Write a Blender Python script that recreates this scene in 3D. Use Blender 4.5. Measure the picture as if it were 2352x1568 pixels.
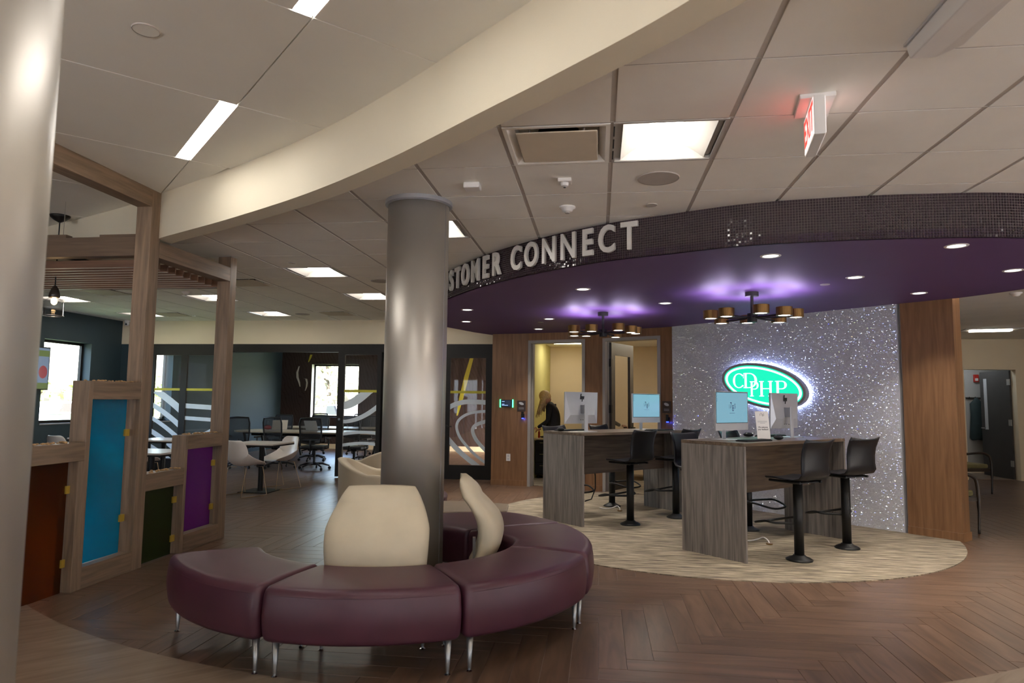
import bpy, math, random
from math import sin, cos, pi, radians as RAD, atan2, hypot, sqrt
from mathutils import Vector, Matrix

sc = bpy.context.scene
for o in list(bpy.data.objects): bpy.data.objects.remove(o)

# ------------------------------------------------------------------ camera
F_PX, YAW, PITCH, ROLL, EYE = 1553.0, RAD(7.32), RAD(5.06), RAD(-.645), 1.42
cy_, sy_, cp_, sp_ = cos(YAW), sin(YAW), cos(PITCH), sin(PITCH)
fwd = Vector((-sy_*cp_, cy_*cp_, sp_)); rgt = Vector((cy_, sy_, 0)); dwn = fwd.cross(rgt)
r2 = cos(ROLL)*rgt + sin(ROLL)*dwn; d2 = -sin(ROLL)*rgt + cos(ROLL)*dwn
cam = bpy.data.cameras.new('camera'); cam.sensor_width = 36; cam.lens = F_PX/2352*36; cam.clip_start = .05; cam.clip_end = 500
cam.dof.use_dof = True; cam.dof.focus_distance = 8.0; cam.dof.aperture_fstop = 4.0
co = bpy.data.objects.new('camera', cam); sc.collection.objects.link(co)
co.matrix_world = Matrix(((r2.x, -d2.x, -fwd.x, 0), (r2.y, -d2.y, -fwd.y, 0), (r2.z, -d2.z, -fwd.z, EYE), (0, 0, 0, 1)))
sc.camera = co
# ------------------------------------------------------------------ world, exposure
w = bpy.data.worlds.new('world'); sc.world = w; w.use_nodes = True
wn = w.node_tree.nodes; wl = w.node_tree.links
bg = wn['Background']; sky = wn.new('ShaderNodeTexSky'); sky.sky_type = 'NISHITA'; sky.sun_disc = False
sky.sun_elevation = RAD(38); sky.sun_rotation = RAD(120); sky.air_density = 1.2; sky.dust_density = 5; sky.ozone_density = 1.5
wl.new(sky.outputs[0], bg.inputs[0]); bg.inputs[1].default_value = 3.0
sc.view_settings.view_transform = 'Standard'; sc.view_settings.look = 'None'
sc.view_settings.gamma = 1; sc.view_settings.use_curve_mapping = False
sc.view_settings.exposure = 0.56
sc.cycles.max_bounces = 9; sc.cycles.diffuse_bounces = 6; sc.cycles.glossy_bounces = 3
sc.cycles.transmission_bounces = 6; sc.cycles.transparent_max_bounces = 10
sc.cycles.sample_clamp_indirect = 4; sc.cycles.caustics_reflective = False; sc.cycles.caustics_refractive = False
sc.cycles.use_denoising = True
PANEL, LINEAR, DOWN, CHAND, OFFICE = 14.0, 18.0, 7.0, 6.0, 8.0     # lamp strengths
WARM = (1, .86, .70); WHITE = (1, .94, .87)

# ------------------------------------------------------------------ materials
def srgb(r, g, b):
    f = lambda c: ((c/255+.055)/1.055)**2.4 if c > 10 else c/255/12.92
    return (f(r), f(g), f(b), 1)
def mat(name, col, rough=.5, metal=0, spec=.5, emit=None, es=0, noise=0, nscale=8, bump=0, bscale=60, trans=0, coat=0):
    m = bpy.data.materials.new(name); m.use_nodes = True; n = m.node_tree.nodes; l = m.node_tree.links
    p = n['Principled BSDF']; p.inputs['Base Color'].default_value = col; p.inputs['Roughness'].default_value = rough
    p.inputs['Metallic'].default_value = metal; p.inputs['Specular IOR Level'].default_value = spec
    p.inputs['Transmission Weight'].default_value = trans; p.inputs['Coat Weight'].default_value = coat
    if emit: p.inputs['Emission Color'].default_value = (*emit[:3], 1); p.inputs['Emission Strength'].default_value = es
    if noise or bump: tc = n.new('ShaderNodeTexCoord')
    if noise:
        t = n.new('ShaderNodeTexNoise'); t.inputs['Scale'].default_value = nscale; t.inputs['Detail'].default_value = 6
        l.new(tc.outputs['Object'], t.inputs['Vector'])
        h = n.new('ShaderNodeHueSaturation'); h.inputs['Color'].default_value = col
        r = n.new('ShaderNodeMapRange'); r.inputs['From Min'].default_value = .3; r.inputs['From Max'].default_value = .7
        r.inputs['To Min'].default_value = 1-noise; r.inputs['To Max'].default_value = 1+noise
        l.new(t.outputs['Fac'], r.inputs['Value']); l.new(r.outputs[0], h.inputs['Value']); l.new(h.outputs[0], p.inputs['Base Color'])
    if bump:
        t = n.new('ShaderNodeTexNoise'); t.inputs['Scale'].default_value = bscale; t.inputs['Detail'].default_value = 3
        l.new(tc.outputs['Object'], t.inputs['Vector']); b = n.new('ShaderNodeBump'); b.inputs['Strength'].default_value = bump
        b.inputs['Distance'].default_value = .01; l.new(t.outputs['Fac'], b.inputs['Height']); l.new(b.outputs[0], p.inputs['Normal'])
    return m
def wood(name, a, b, axis=2, scale=6, stretch=14, rough=.45, fine=60):
    """wood-look laminate: streaks along one object axis"""
    m = bpy.data.materials.new(name); m.use_nodes = True; n = m.node_tree.nodes; l = m.node_tree.links; p = n['Principled BSDF']
    tc = n.new('ShaderNodeTexCoord'); mp = n.new('ShaderNodeMapping'); s = [scale]*3; s[axis] = scale/stretch
    mp.inputs['Scale'].default_value = s; l.new(tc.outputs['Object'], mp.inputs['Vector'])
    t1 = n.new('ShaderNodeTexNoise'); t1.inputs['Scale'].default_value = 3.0; t1.inputs['Detail'].default_value = 8; t1.inputs['Distortion'].default_value = .6
    t2 = n.new('ShaderNodeTexNoise'); t2.inputs['Scale'].default_value = fine/scale; t2.inputs['Detail'].default_value = 4
    l.new(mp.outputs[0], t1.inputs[0]); l.new(mp.outputs[0], t2.inputs[0])
    mx = n.new('ShaderNodeMath'); mx.operation = 'MULTIPLY_ADD'; mx.inputs[1].default_value = .35; l.new(t2.outputs['Fac'], mx.inputs[0]); l.new(t1.outputs['Fac'], mx.inputs[2])
    cr = n.new('ShaderNodeValToRGB'); cr.color_ramp.elements[0].position = .45; cr.color_ramp.elements[0].color = a
    cr.color_ramp.elements[1].position = .85; cr.color_ramp.elements[1].color = b
    l.new(mx.outputs[0], cr.inputs[0]); l.new(cr.outputs[0], p.inputs['Base Color']); p.inputs['Roughness'].default_value = rough
    return m
def plank_mat(name, cols, island):
    m = bpy.data.materials.new(name); m.use_nodes = True; n = m.node_tree.nodes; l = m.node_tree.links; p = n['Principled BSDF']
    uv = n.new('ShaderNodeUVMap'); uv.uv_map = 'UVMap'
    if island: rnd = n.new('ShaderNodeNewGeometry'); ro = rnd.outputs['Random Per Island']
    else: rnd = n.new('ShaderNodeObjectInfo'); ro = rnd.outputs['Random']
    off = n.new('ShaderNodeVectorMath'); off.operation = 'MULTIPLY_ADD'; off.inputs[1].default_value = (1, 1, 1)
    cmb = n.new('ShaderNodeCombineXYZ'); ml = n.new('ShaderNodeMath'); ml.operation = 'MULTIPLY'; ml.inputs[1].default_value = 37
    l.new(ro, ml.inputs[0]); l.new(ml.outputs[0], cmb.inputs[0]); l.new(ml.outputs[0], cmb.inputs[1])
    l.new(uv.outputs[0], off.inputs[0]); l.new(cmb.outputs[0], off.inputs[2])
    mp = n.new('ShaderNodeMapping'); mp.inputs['Scale'].default_value = (2.2, 16, 1); l.new(off.outputs[0], mp.inputs['Vector'])
    t1 = n.new('ShaderNodeTexNoise'); t1.inputs['Scale'].default_value = 1.0; t1.inputs['Detail'].default_value = 9; t1.inputs['Distortion'].default_value = .8
    l.new(mp.outputs[0], t1.inputs[0])
    cr = n.new('ShaderNodeValToRGB'); e = cr.color_ramp.elements; e[0].position = .3; e[0].color = cols[0]; e[1].position = .72; e[1].color = cols[2]
    k = e.new(.5); k.color = cols[1]
    l.new(t1.outputs['Fac'], cr.inputs[0])
    h = n.new('ShaderNodeHueSaturation'); r = n.new('ShaderNodeMapRange'); r.inputs['To Min'].default_value = .88; r.inputs['To Max'].default_value = 1.12
    l.new(ro, r.inputs['Value']); l.new(r.outputs[0], h.inputs['Value']); l.new(cr.outputs[0], h.inputs['Color']); l.new(h.outputs[0], p.inputs['Base Color'])
    p.inputs['Roughness'].default_value = .34; p.inputs['Specular IOR Level'].default_value = .42
    b = n.new('ShaderNodeBump'); b.inputs['Strength'].default_value = .12; b.inputs['Distance'].default_value = .004
    l.new(t1.outputs['Fac'], b.inputs['Height']); l.new(b.outputs[0], p.inputs['Normal'])
    return m
def glass_mat(name, col=(1, 1, 1, 1), rough=0., mixf=.92, frost=0):
    """thin pane: mostly clear, a little gloss"""
    m = bpy.data.materials.new(name); m.use_nodes = True; n = m.node_tree.nodes; l = m.node_tree.links
    for x in list(n):
        if x.type == 'BSDF_PRINCIPLED': n.remove(x)
    out = [x for x in n if x.type == 'OUTPUT_MATERIAL'][0]
    tr = n.new('ShaderNodeBsdfTransparent') if not frost else n.new('ShaderNodeBsdfRefraction')
    tr.inputs['Color'].default_value = col
    if frost: tr.inputs['Roughness'].default_value = frost; tr.inputs['IOR'].default_value = 1.02
    gl = n.new('ShaderNodeBsdfGlossy'); gl.inputs['Roughness'].default_value = max(rough, .02)
    fr = n.new('ShaderNodeLayerWeight'); fr.inputs['Blend'].default_value = .5
    pw = n.new('ShaderNodeMath'); pw.operation = 'POWER'; pw.inputs[1].default_value = 3.5; l.new(fr.outputs['Facing'], pw.inputs[0])
    ma = n.new('ShaderNodeMath'); ma.operation = 'MULTIPLY_ADD'; ma.inputs[1].default_value = .6; ma.inputs[2].default_value = .035; l.new(pw.outputs[0], ma.inputs[0])
    mx = n.new('ShaderNodeMixShader'); l.new(ma.outputs[0], mx.inputs[0]); l.new(tr.outputs[0], mx.inputs[1]); l.new(gl.outputs[0], mx.inputs[2])
    l.new(mx.outputs[0], out.inputs[0]); return m

def frosted(name, tcol, dcol, frost):
    """etched coloured glass: scatters light from behind, faint body colour, low gloss"""
    m = bpy.data.materials.new(name); m.use_nodes = True; n = m.node_tree.nodes; l = m.node_tree.links
    for x in list(n):
        if x.type == 'BSDF_PRINCIPLED': n.remove(x)
    out = [x for x in n if x.type == 'OUTPUT_MATERIAL'][0]
    rf = n.new('ShaderNodeBsdfRefraction'); rf.inputs['Color'].default_value = tcol; rf.inputs['Roughness'].default_value = frost; rf.inputs['IOR'].default_value = 1.02
    tl = n.new('ShaderNodeBsdfTranslucent'); tl.inputs['Color'].default_value = tcol; df = n.new('ShaderNodeBsdfDiffuse'); df.inputs['Color'].default_value = dcol
    ad = n.new('ShaderNodeAddShader'); mx = n.new('ShaderNodeMixShader'); mx.inputs[0].default_value = .45
    l.new(tl.outputs[0], ad.inputs[0]); l.new(df.outputs[0], ad.inputs[1]); l.new(rf.outputs[0], mx.inputs[1]); l.new(ad.outputs[0], mx.inputs[2])
    gl = n.new('ShaderNodeBsdfGlossy'); gl.inputs['Roughness'].default_value = .18; fr = n.new('ShaderNodeLayerWeight'); fr.inputs['Blend'].default_value = .5
    pw = n.new('ShaderNodeMath'); pw.operation = 'POWER'; pw.inputs[1].default_value = 3.5; l.new(fr.outputs['Facing'], pw.inputs[0])
    ma = n.new('ShaderNodeMath'); ma.operation = 'MULTIPLY_ADD'; ma.inputs[1].default_value = .6; ma.inputs[2].default_value = .035; l.new(pw.outputs[0], ma.inputs[0])
    m2 = n.new('ShaderNodeMixShader'); l.new(ma.outputs[0], m2.inputs[0]); l.new(mx.outputs[0], m2.inputs[1]); l.new(gl.outputs[0], m2.inputs[2]); l.new(m2.outputs[0], out.inputs[0]); return m
M = {}
M['tile'] = mat('ceiling_tile', (.90, .875, .80, 1), .9, noise=.03, nscale=3, bump=.15, bscale=300)
M['tile_left'] = mat('ceiling_panel', (.88, .85, .76, 1), .85, noise=.02, nscale=2)
M['bar'] = mat('grid_bar', (.42, .38, .34, 1), .6, noise=.05)
M['slab'] = mat('slab', (.25, .22, .2, 1), .9, noise=.05)
M['cream_wall'] = mat('cream_wall', (.72, .62, .45, 1), .8, noise=.03, nscale=2, bump=.1, bscale=200)
M['soffit'] = mat('soffit_paint', (.74, .66, .50, 1), .75, noise=.02, nscale=2, bump=.06, bscale=150)
M['teal_wall'] = mat('teal_wall', (.020, .040, .050, 1), .65, noise=.05, nscale=2, bump=.08, bscale=150)
M['yellow_wall'] = mat('yellow_wall', (.56, .52, .20, 1), .8, noise=.04, nscale=2)
M['beige_wall'] = mat('beige_wall', (.66, .55, .38, 1), .8, noise=.03, nscale=2)
M['grey_wall'] = mat('grey_wall', (.36, .34, .31, 1), .8, noise=.03, nscale=2)
M['frame_grey'] = mat('frame_grey', (.30, .275, .25, 1), .5, noise=.03)
M['black_metal'] = mat('black_metal', (.008, .0075, .007, 1), .45, spec=.35, noise=.1)
M['black_frame'] = mat('dark_bronze', (.012, .0105, .009, 1), .5, spec=.3, noise=.1)
M['charcoal'] = mat('charcoal_plastic', (.010, .011, .013, 1), .45, spec=.35, noise=.05)
M['stool'] = mat('stool_shell', (.009, .009, .011, 1), .42, spec=.35, noise=.1)
M['chrome'] = mat('chrome', (.75, .75, .75, 1), .15, 1)
M['brass'] = mat('aged_brass', (.20, .11, .035, 1), .42, .8, noise=.1)
M['clip'] = mat('brass_clip', (.62, .42, .06, 1), .35, .5, noise=.05)
M['silver'] = mat('silver_plastic', (.55, .55, .56, 1), .35, .3, noise=.03)
M['silver_dark'] = mat('dark_silver_plastic', (.28, .28, .30, 1), .4, .3, noise=.03)
M['white_plastic'] = mat('white_plastic', (.75, .72, .68, 1), .45, noise=.02)
M['white_shell'] = mat('white_shell', (.80, .74, .68, 1), .4, noise=.02)
M['wire_leg'] = mat('bronze_wire', (.42, .30, .18, 1), .35, .8, noise=.05)
M['purple_vinyl'] = mat('purple_vinyl', (.062, .017, .030, 1), .40, noise=.12, nscale=5, bump=.05, bscale=500)
M['cream_vinyl'] = mat('cream_vinyl', (.62, .53, .38, 1), .5, noise=.05, nscale=6, bump=.1, bscale=300)
M['leg_metal'] = mat('leg_metal', (.30, .30, .30, 1), .32, .8, noise=.05)
M['purple_paint'] = mat('purple_paint', (.092, .040, .145, 1), .55, noise=.04, nscale=2)
M['tile_glass'] = mat('purple_glass_tile', (.030, .017, .024, 1), .10, noise=.25, nscale=12, spec=.6)
M['grout'] = mat('grout', (.15, .13, .12, 1), .8, noise=.05)
M['letter'] = mat('letter_grey', (.66, .63, .58, 1), .32, noise=.03)
M['oak'] = wood('oak_laminate', srgb(108, 75, 48), srgb(132, 96, 65), 2, 9, 16, .42)
M['post_v'] = wood('post_laminate', srgb(104, 86, 69), srgb(138, 116, 95), 2, 9, 14, .45)
M['post_y'] = wood('beam_laminate', srgb(100, 82, 65), srgb(134, 112, 91), 1, 9, 14, .45)
M['post_x'] = wood('shaded_fascia_laminate', srgb(78, 62, 49), srgb(100, 81, 64), 0, 9, 14, .45)  # beam laminate darkened: the shade on the fascia is put into its colour
M['slat_edge'] = mat('slat_edge', (.42, .36, .30, 1), .4, noise=.05)
M['slat'] = wood('slat_laminate', srgb(92, 66, 50), srgb(120, 88, 68), 0, 9, 14, .5)
M['desk_v'] = wood('desk_laminate', srgb(80, 75, 71), srgb(128, 120, 113), 2, 10, 16, .42)
M['desk_h'] = wood('desk_laminate_long', srgb(68, 56, 46), srgb(108, 92, 76), 0, 10, 16, .40)
M['screen'] = mat('screen', (.02, .02, .02, 1), .2, emit=srgb(112, 158, 176)[:3], es=.80)
M['navy'] = mat('navy_print', srgb(30, 34, 96), .5, noise=.02)
M['ink'] = mat('ink', (.02, .02, .02, 1), .6, noise=.02)
M['paper'] = mat('paper_card', (.72, .68, .64, 1), .7, noise=.02)
M['table_white'] = mat('table_laminate', (.62, .57, .52, 1), .3, noise=.12, nscale=2)
M['maple'] = mat('maple_top', (.62, .50, .34, 1), .3, noise=.08, nscale=4)
M['olive'] = mat('olive_fabric', (.15, .13, .05, 1), .8, noise=.1, nscale=20)
M['dark_wood'] = mat('dark_wood', (.035, .024, .017, 1), .35, noise=.1)
M['door_dark'] = mat('dark_door', (.05, .045, .042, 1), .45, noise=.1, nscale=3)
M['red'] = mat('red_plastic', (.45, .03, .02, 1), .4, noise=.05)
M['pane'] = glass_mat('clear_pane')
M['blue_glass'] = frosted('blue_glass', (.005, .62, .85, 1), (.0, .14, .24, 1), .35)
M['orange_glass'] = frosted('orange_glass', (.34, .11, .008, 1), (.04, .012, .002, 1), .22)
M['green_glass'] = frosted('green_glass', (.14, .19, .05, 1), (.012, .016, .006, 1), .08)
M['violet_glass'] = frosted('violet_glass', (.42, .06, .50, 1), (.10, .015, .13, 1), .2)
M['film'] = mat('frosted_film', (.80, .90, .95, 1), .6, noise=.03)
M['film_yellow'] = mat('yellow_film', (.55, .50, .05, 1), .6, noise=.03)
M['taupe'] = mat('taupe_laminate', (.30, .24, .18, 1), .35, noise=.05)
M['lit'] = mat('lit_panel', (.9, .9, .9, 1), .5, emit=WHITE, es=PANEL)
M['lit_lin'] = mat('lit_linear', (.9, .9, .9, 1), .5, emit=(1, .97, .94), es=LINEAR)
M['lit_down'] = mat('lit_downlight', (.9, .9, .9, 1), .5, emit=(1, .95, .88), es=4)
M['lit_lamp'] = mat('lit_lens', (.9, .9, .9, 1), .5, emit=(1, .97, .92), es=CHAND)
M['lit_off'] = mat('lit_office', (.9, .9, .9, 1), .5, emit=(1, .92, .78), es=OFFICE); M['lit_off2'] = mat('lit_office_two', (.9, .9, .9, 1), .5, emit=(1, .92, .78), es=15)
M['bulb'] = mat('bulb', (.9, .8, .6, 1), .3, emit=(1, .62, .28), es=28)
M['reflector'] = mat('reflector', (.42, .40, .37, 1), .45, noise=.02)

def brushed():
    m = mat('brushed_metal', (.50, .465, .41, 1), .42, .75); n = m.node_tree.nodes; l = m.node_tree.links; p = n['Principled BSDF']
    tc = n.new('ShaderNodeTexCoord'); mp = n.new('ShaderNodeMapping'); mp.inputs['Scale'].default_value = (3, 3, 120)
    t = n.new('ShaderNodeTexNoise'); t.inputs['Scale'].default_value = 3; l.new(tc.outputs['Object'], mp.inputs[0]); l.new(mp.outputs[0], t.inputs[0])
    b = n.new('ShaderNodeBump'); b.inputs['Strength'].default_value = .06; b.inputs['Distance'].default_value = .003; l.new(t.outputs['Fac'], b.inputs['Height']); l.new(b.outputs[0], p.inputs['Normal'])
    return m
M['brushed'] = brushed()
def carpet_mat():
    m = mat('striped_carpet', (.3, .27, .22, 1), .95, spec=.1); n = m.node_tree.nodes; l = m.node_tree.links; p = n['Principled BSDF']
    tc = n.new('ShaderNodeTexCoord'); mp = n.new('ShaderNodeMapping'); mp.inputs['Scale'].default_value = (3.2, 42, 1); mp.inputs['Rotation'].default_value = (0, 0, RAD(2))
    t = n.new('ShaderNodeTexNoise'); t.inputs['Scale'].default_value = 1; t.inputs['Detail'].default_value = 5; t.inputs['Roughness'].default_value = .6
    l.new(tc.outputs['Object'], mp.inputs[0]); l.new(mp.outputs[0], t.inputs[0])
    cr = n.new('ShaderNodeValToRGB'); e = cr.color_ramp.elements; e[0].position = .36; e[0].color = srgb(84, 76, 70); e[1].position = .62; e[1].color = srgb(166, 153, 132)
    k = e.new(.48); k.color = srgb(122, 111, 94); k = e.new(.54); k.color = srgb(142, 131, 114)
    l.new(t.outputs['Fac'], cr.inputs[0]); l.new(cr.outputs[0], p.inputs['Base Color'])
    b = n.new('ShaderNodeBump'); b.inputs['Strength'].default_value = .5; b.inputs['Distance'].default_value = .01; l.new(t.outputs['Fac'], b.inputs['Height']); l.new(b.outputs[0], p.inputs['Normal'])
    return m
M['carpet'] = carpet_mat()
def sparkle_mat():
    """crushed-glass wallcovering: silver-grey ground under tiny clear facets turned every way"""
    m = mat('sparkle_wall', (.42, .42, .44, 1), .45, .1, coat=1); n = m.node_tree.nodes; l = m.node_tree.links; p = n['Principled BSDF']
    tc = n.new('ShaderNodeTexCoord'); mp = n.new('ShaderNodeMapping'); mp.inputs['Scale'].default_value = (95, 1, 210); l.new(tc.outputs['Object'], mp.inputs[0])
    v = n.new('ShaderNodeTexVoronoi'); v.inputs['Scale'].default_value = 1; l.new(mp.outputs[0], v.inputs['Vector'])
    sb = n.new('ShaderNodeVectorMath'); sb.operation = 'SUBTRACT'; sb.inputs[1].default_value = (.5, .5, .5); l.new(v.outputs['Color'], sb.inputs[0])
    sca = n.new('ShaderNodeVectorMath'); sca.operation = 'SCALE'; sca.inputs['Scale'].default_value = 1.25; l.new(sb.outputs[0], sca.inputs[0])
    ge = n.new('ShaderNodeNewGeometry'); ad = n.new('ShaderNodeVectorMath'); l.new(ge.outputs['Normal'], ad.inputs[0]); l.new(sca.outputs[0], ad.inputs[1])
    nm = n.new('ShaderNodeVectorMath'); nm.operation = 'NORMALIZE'; l.new(ad.outputs[0], nm.inputs[0]); l.new(nm.outputs[0], p.inputs['Coat Normal'])
    p.inputs['Coat Roughness'].default_value = .04; p.inputs['Coat IOR'].default_value = 3.0
    # glass flecks in the coarse ground, whitened to put their glints into the colour
    m3 = n.new('ShaderNodeMapping'); m3.inputs['Scale'].default_value = (66, 1, 150); l.new(tc.outputs['Object'], m3.inputs[0])
    v2 = n.new('ShaderNodeTexVoronoi'); v2.inputs['Scale'].default_value = 1; l.new(m3.outputs[0], v2.inputs['Vector']); sx = n.new('ShaderNodeSeparateXYZ'); l.new(v2.outputs['Color'], sx.inputs[0])
    g1 = n.new('ShaderNodeMath'); g1.operation = 'GREATER_THAN'; g1.inputs[1].default_value = .915; l.new(sx.outputs[0], g1.inputs[0])
    g2 = n.new('ShaderNodeMath'); g2.operation = 'LESS_THAN'; g2.inputs[1].default_value = .5; l.new(v2.outputs['Distance'], g2.inputs[0]); g3 = n.new('ShaderNodeMath'); g3.operation = 'MULTIPLY'; l.new(g1.outputs[0], g3.inputs[0]); l.new(g2.outputs[0], g3.inputs[1])
    rp = n.new('ShaderNodeMapRange'); rp.inputs['To Min'].default_value = .92; rp.inputs['To Max'].default_value = 1.08; l.new(sx.outputs[1], rp.inputs[0])
    hs = n.new('ShaderNodeHueSaturation'); hs.inputs['Color'].default_value = (.70, .70, .72, 1); l.new(rp.outputs[0], hs.inputs['Value'])
    mc = n.new('ShaderNodeMix'); mc.data_type = 'RGBA'; l.new(g3.outputs[0], mc.inputs['Factor']); l.new(hs.outputs[0], mc.inputs['A']); mc.inputs['B'].default_value = (1, .98, .94, 1); l.new(mc.outputs['Result'], p.inputs['Base Color'])
    fm = n.new('ShaderNodeMapRange'); fm.inputs['To Min'].default_value = .1; fm.inputs['To Max'].default_value = .5; l.new(g3.outputs[0], fm.inputs['Value']); l.new(fm.outputs[0], p.inputs['Metallic'])
    fr_ = n.new('ShaderNodeMapRange'); fr_.inputs['To Min'].default_value = .45; fr_.inputs['To Max'].default_value = .20; l.new(g3.outputs[0], fr_.inputs['Value']); l.new(fr_.outputs[0], p.inputs['Roughness'])
    fs = n.new('ShaderNodeVectorMath'); fs.operation = 'SUBTRACT'; fs.inputs[1].default_value = (.5, .5, .4); l.new(v2.outputs['Color'], fs.inputs[0]); fk = n.new('ShaderNodeMath'); fk.operation = 'MULTIPLY'; fk.inputs[1].default_value = .65; l.new(g3.outputs[0], fk.inputs[0])
    fv = n.new('ShaderNodeVectorMath'); fv.operation = 'SCALE'; l.new(fs.outputs[0], fv.inputs[0]); l.new(fk.outputs[0], fv.inputs['Scale'])
    m2 = n.new('ShaderNodeMapping'); m2.inputs['Scale'].default_value = (6, 1, 34); l.new(tc.outputs['Object'], m2.inputs[0])
    t = n.new('ShaderNodeTexNoise'); t.inputs['Scale'].default_value = 1; t.inputs['Detail'].default_value = 6; l.new(m2.outputs[0], t.inputs[0])
    b = n.new('ShaderNodeBump'); b.inputs['Strength'].default_value = .35; b.inputs['Distance'].default_value = .01; l.new(t.outputs['Fac'], b.inputs['Height']); fa = n.new('ShaderNodeVectorMath'); l.new(b.outputs[0], fa.inputs[0]); l.new(fv.outputs[0], fa.inputs[1]); fn = n.new('ShaderNodeVectorMath'); fn.operation = 'NORMALIZE'; l.new(fa.outputs[0], fn.inputs[0]); l.new(fn.outputs[0], p.inputs['Normal'])
    return m
M['sparkle'] = sparkle_mat()
def mural_mat():
    m = mat('mural', (.1, .06, .05, 1), .6); n = m.node_tree.nodes; l = m.node_tree.links; p = n['Principled BSDF']
    tc = n.new('ShaderNodeTexCoord'); mp = n.new('ShaderNodeMapping'); mp.inputs['Scale'].default_value = (1.2, 1, .8); mp.inputs['Rotation'].default_value = (0, RAD(25), 0)
    l.new(tc.outputs['Object'], mp.inputs[0])
    t = n.new('ShaderNodeTexWave'); t.inputs['Scale'].default_value = 3.0; t.inputs['Distortion'].default_value = 9; t.inputs['Detail'].default_value = 4; l.new(mp.outputs[0], t.inputs[0])
    cr = n.new('ShaderNodeValToRGB'); e = cr.color_ramp.elements; e[0].position = .0; e[0].color = srgb(50, 34, 26); e[1].position = .3; e[1].color = srgb(66, 51, 50)
    k = e.new(.12); k.color = srgb(58, 43, 39)
    l.new(t.outputs['Fac'], cr.inputs[0]); l.new(cr.outputs[0], p.inputs['Base Color']); return m
M['mural'] = mural_mat()
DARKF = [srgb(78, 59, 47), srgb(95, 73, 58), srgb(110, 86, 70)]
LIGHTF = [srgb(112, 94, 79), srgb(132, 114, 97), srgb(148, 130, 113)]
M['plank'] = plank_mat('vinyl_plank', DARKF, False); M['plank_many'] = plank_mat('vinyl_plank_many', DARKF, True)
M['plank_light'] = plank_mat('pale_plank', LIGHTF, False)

# ------------------------------------------------------------------ mesh building
COL = sc.collection
class MB:
    def __init__(s): s.v = []; s.f = []; s.uv = None
    def add(s, vs, fs):
        o = len(s.v); s.v += [tuple(v) for v in vs]; s.f += [tuple(i+o for i in f) for f in fs]; return s
    def box(s, x0, x1, y0, y1, z0, z1, m=None):
        vs = [Vector((x, y, z)) for z in (z0, z1) for x, y in ((x0, y0), (x1, y0), (x1, y1), (x0, y1))]
        if m: vs = [m @ v for v in vs]
        return s.add(vs, [(3, 2, 1, 0), (4, 5, 6, 7), (0, 1, 5, 4), (1, 2, 6, 5), (2, 3, 7, 6), (3, 0, 4, 7)])
    def prism(s, poly, z0, z1):
        if sum(a[0]*b[1]-b[0]*a[1] for a, b in zip(poly, poly[1:]+poly[:1])) < 0: poly = poly[::-1]
        n = len(poly)
        return s.add([(x, y, z0) for x, y in poly]+[(x, y, z1) for x, y in poly],
                     [tuple(range(n-1, -1, -1)), tuple(range(n, 2*n))]+[(i, (i+1) % n, n+(i+1) % n, n+i) for i in range(n)])
    def loops(s, L, closed=True, caps=(1, 1)):
        n = len(L[0]); o = len(s.v); s.v += [tuple(p) for q in L for p in q]
        for i in range(len(L)-1):
            for j in range(n if closed else n-1):
                s.f.append((o+i*n+j, o+i*n+(j+1) % n, o+(i+1)*n+(j+1) % n, o+(i+1)*n+j))
        if caps[0] and closed: s.f.append(tuple(o+j for j in range(n-1, -1, -1)))
        if caps[1] and closed: s.f.append(tuple(o+(len(L)-1)*n+j for j in range(n)))
        return s
    def tube(s, pts, r, n=8, closed=False):
        P = [Vector(p) for p in pts]; N = len(P); L = []; up = None
        for i, p in enumerate(P):
            a = P[i-1] if (i or closed) else p; b = P[(i+1) % N] if (i < N-1 or closed) else p
            t = (b-a).normalized()
            if up is None: up = Vector((0, 0, 1)) if abs(t.z) < .9 else Vector((1, 0, 0))
            u = (up-t*up.dot(t)).normalized(); up = u; v = t.cross(u)
            rr = r[i] if isinstance(r, (list, tuple)) else r
            L.append([p+(u*cos(2*pi*k/n)+v*sin(2*pi*k/n))*rr for k in range(n)])
        if closed: L.append(L[0]); return s.loops(L, caps=(0, 0))
        return s.loops(L)
    def lathe(s, prof, cx=0, cy=0, n=24, caps=(1, 1)):
        return s.loops([[(cx+r*cos(2*pi*k/n), cy+r*sin(2*pi*k/n), z) for k in range(n)] for r, z in prof], caps=caps)
    def cyl(s, cx, cy, z0, z1, r, r1=None, n=24): return s.lathe([(r, z0), (r if r1 is None else r1, z1)], cx, cy, n)
    def ball(s, c, r, n=12, sc_=(1, 1, 1)):
        L = [[(c[0]+r*sc_[0]*sin(a)*cos(2*pi*k/n), c[1]+r*sc_[1]*sin(a)*sin(2*pi*k/n), c[2]-r*sc_[2]*cos(a)) for k in range(n)] for a in [pi*(i+.05)/(n//2+.1) for i in range(n//2+1)]]
        return s.loops(L)
    def xform(s, m): s.v = [tuple(m @ Vector(v)) for v in s.v]; return s
    def build(s, name, m, parent=None, smooth=False, bevel=0, seg=2, solid=0, sub=0):
        me = bpy.data.meshes.new(name); me.from_pydata(s.v, [], s.f); me.update()
        o = bpy.data.objects.new(name, me); COL.objects.link(o)
        if m is not None: me.materials.append(M[m] if isinstance(m, str) else m)
        if parent: o.parent = parent
        if smooth: me.shade_smooth()
        if solid: d = o.modifiers.new('solid', 'SOLIDIFY'); d.thickness = solid; d.offset = 0
        if bevel: d = o.modifiers.new('bevel', 'BEVEL'); d.width = bevel; d.segments = seg; d.limit_method = 'ANGLE'; d.angle_limit = RAD(40)
        if sub: d = o.modifiers.new('sub', 'SUBSURF'); d.levels = sub; d.render_levels = sub
        if smooth == 'angle' or (bevel and smooth): pass
        return o
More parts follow.
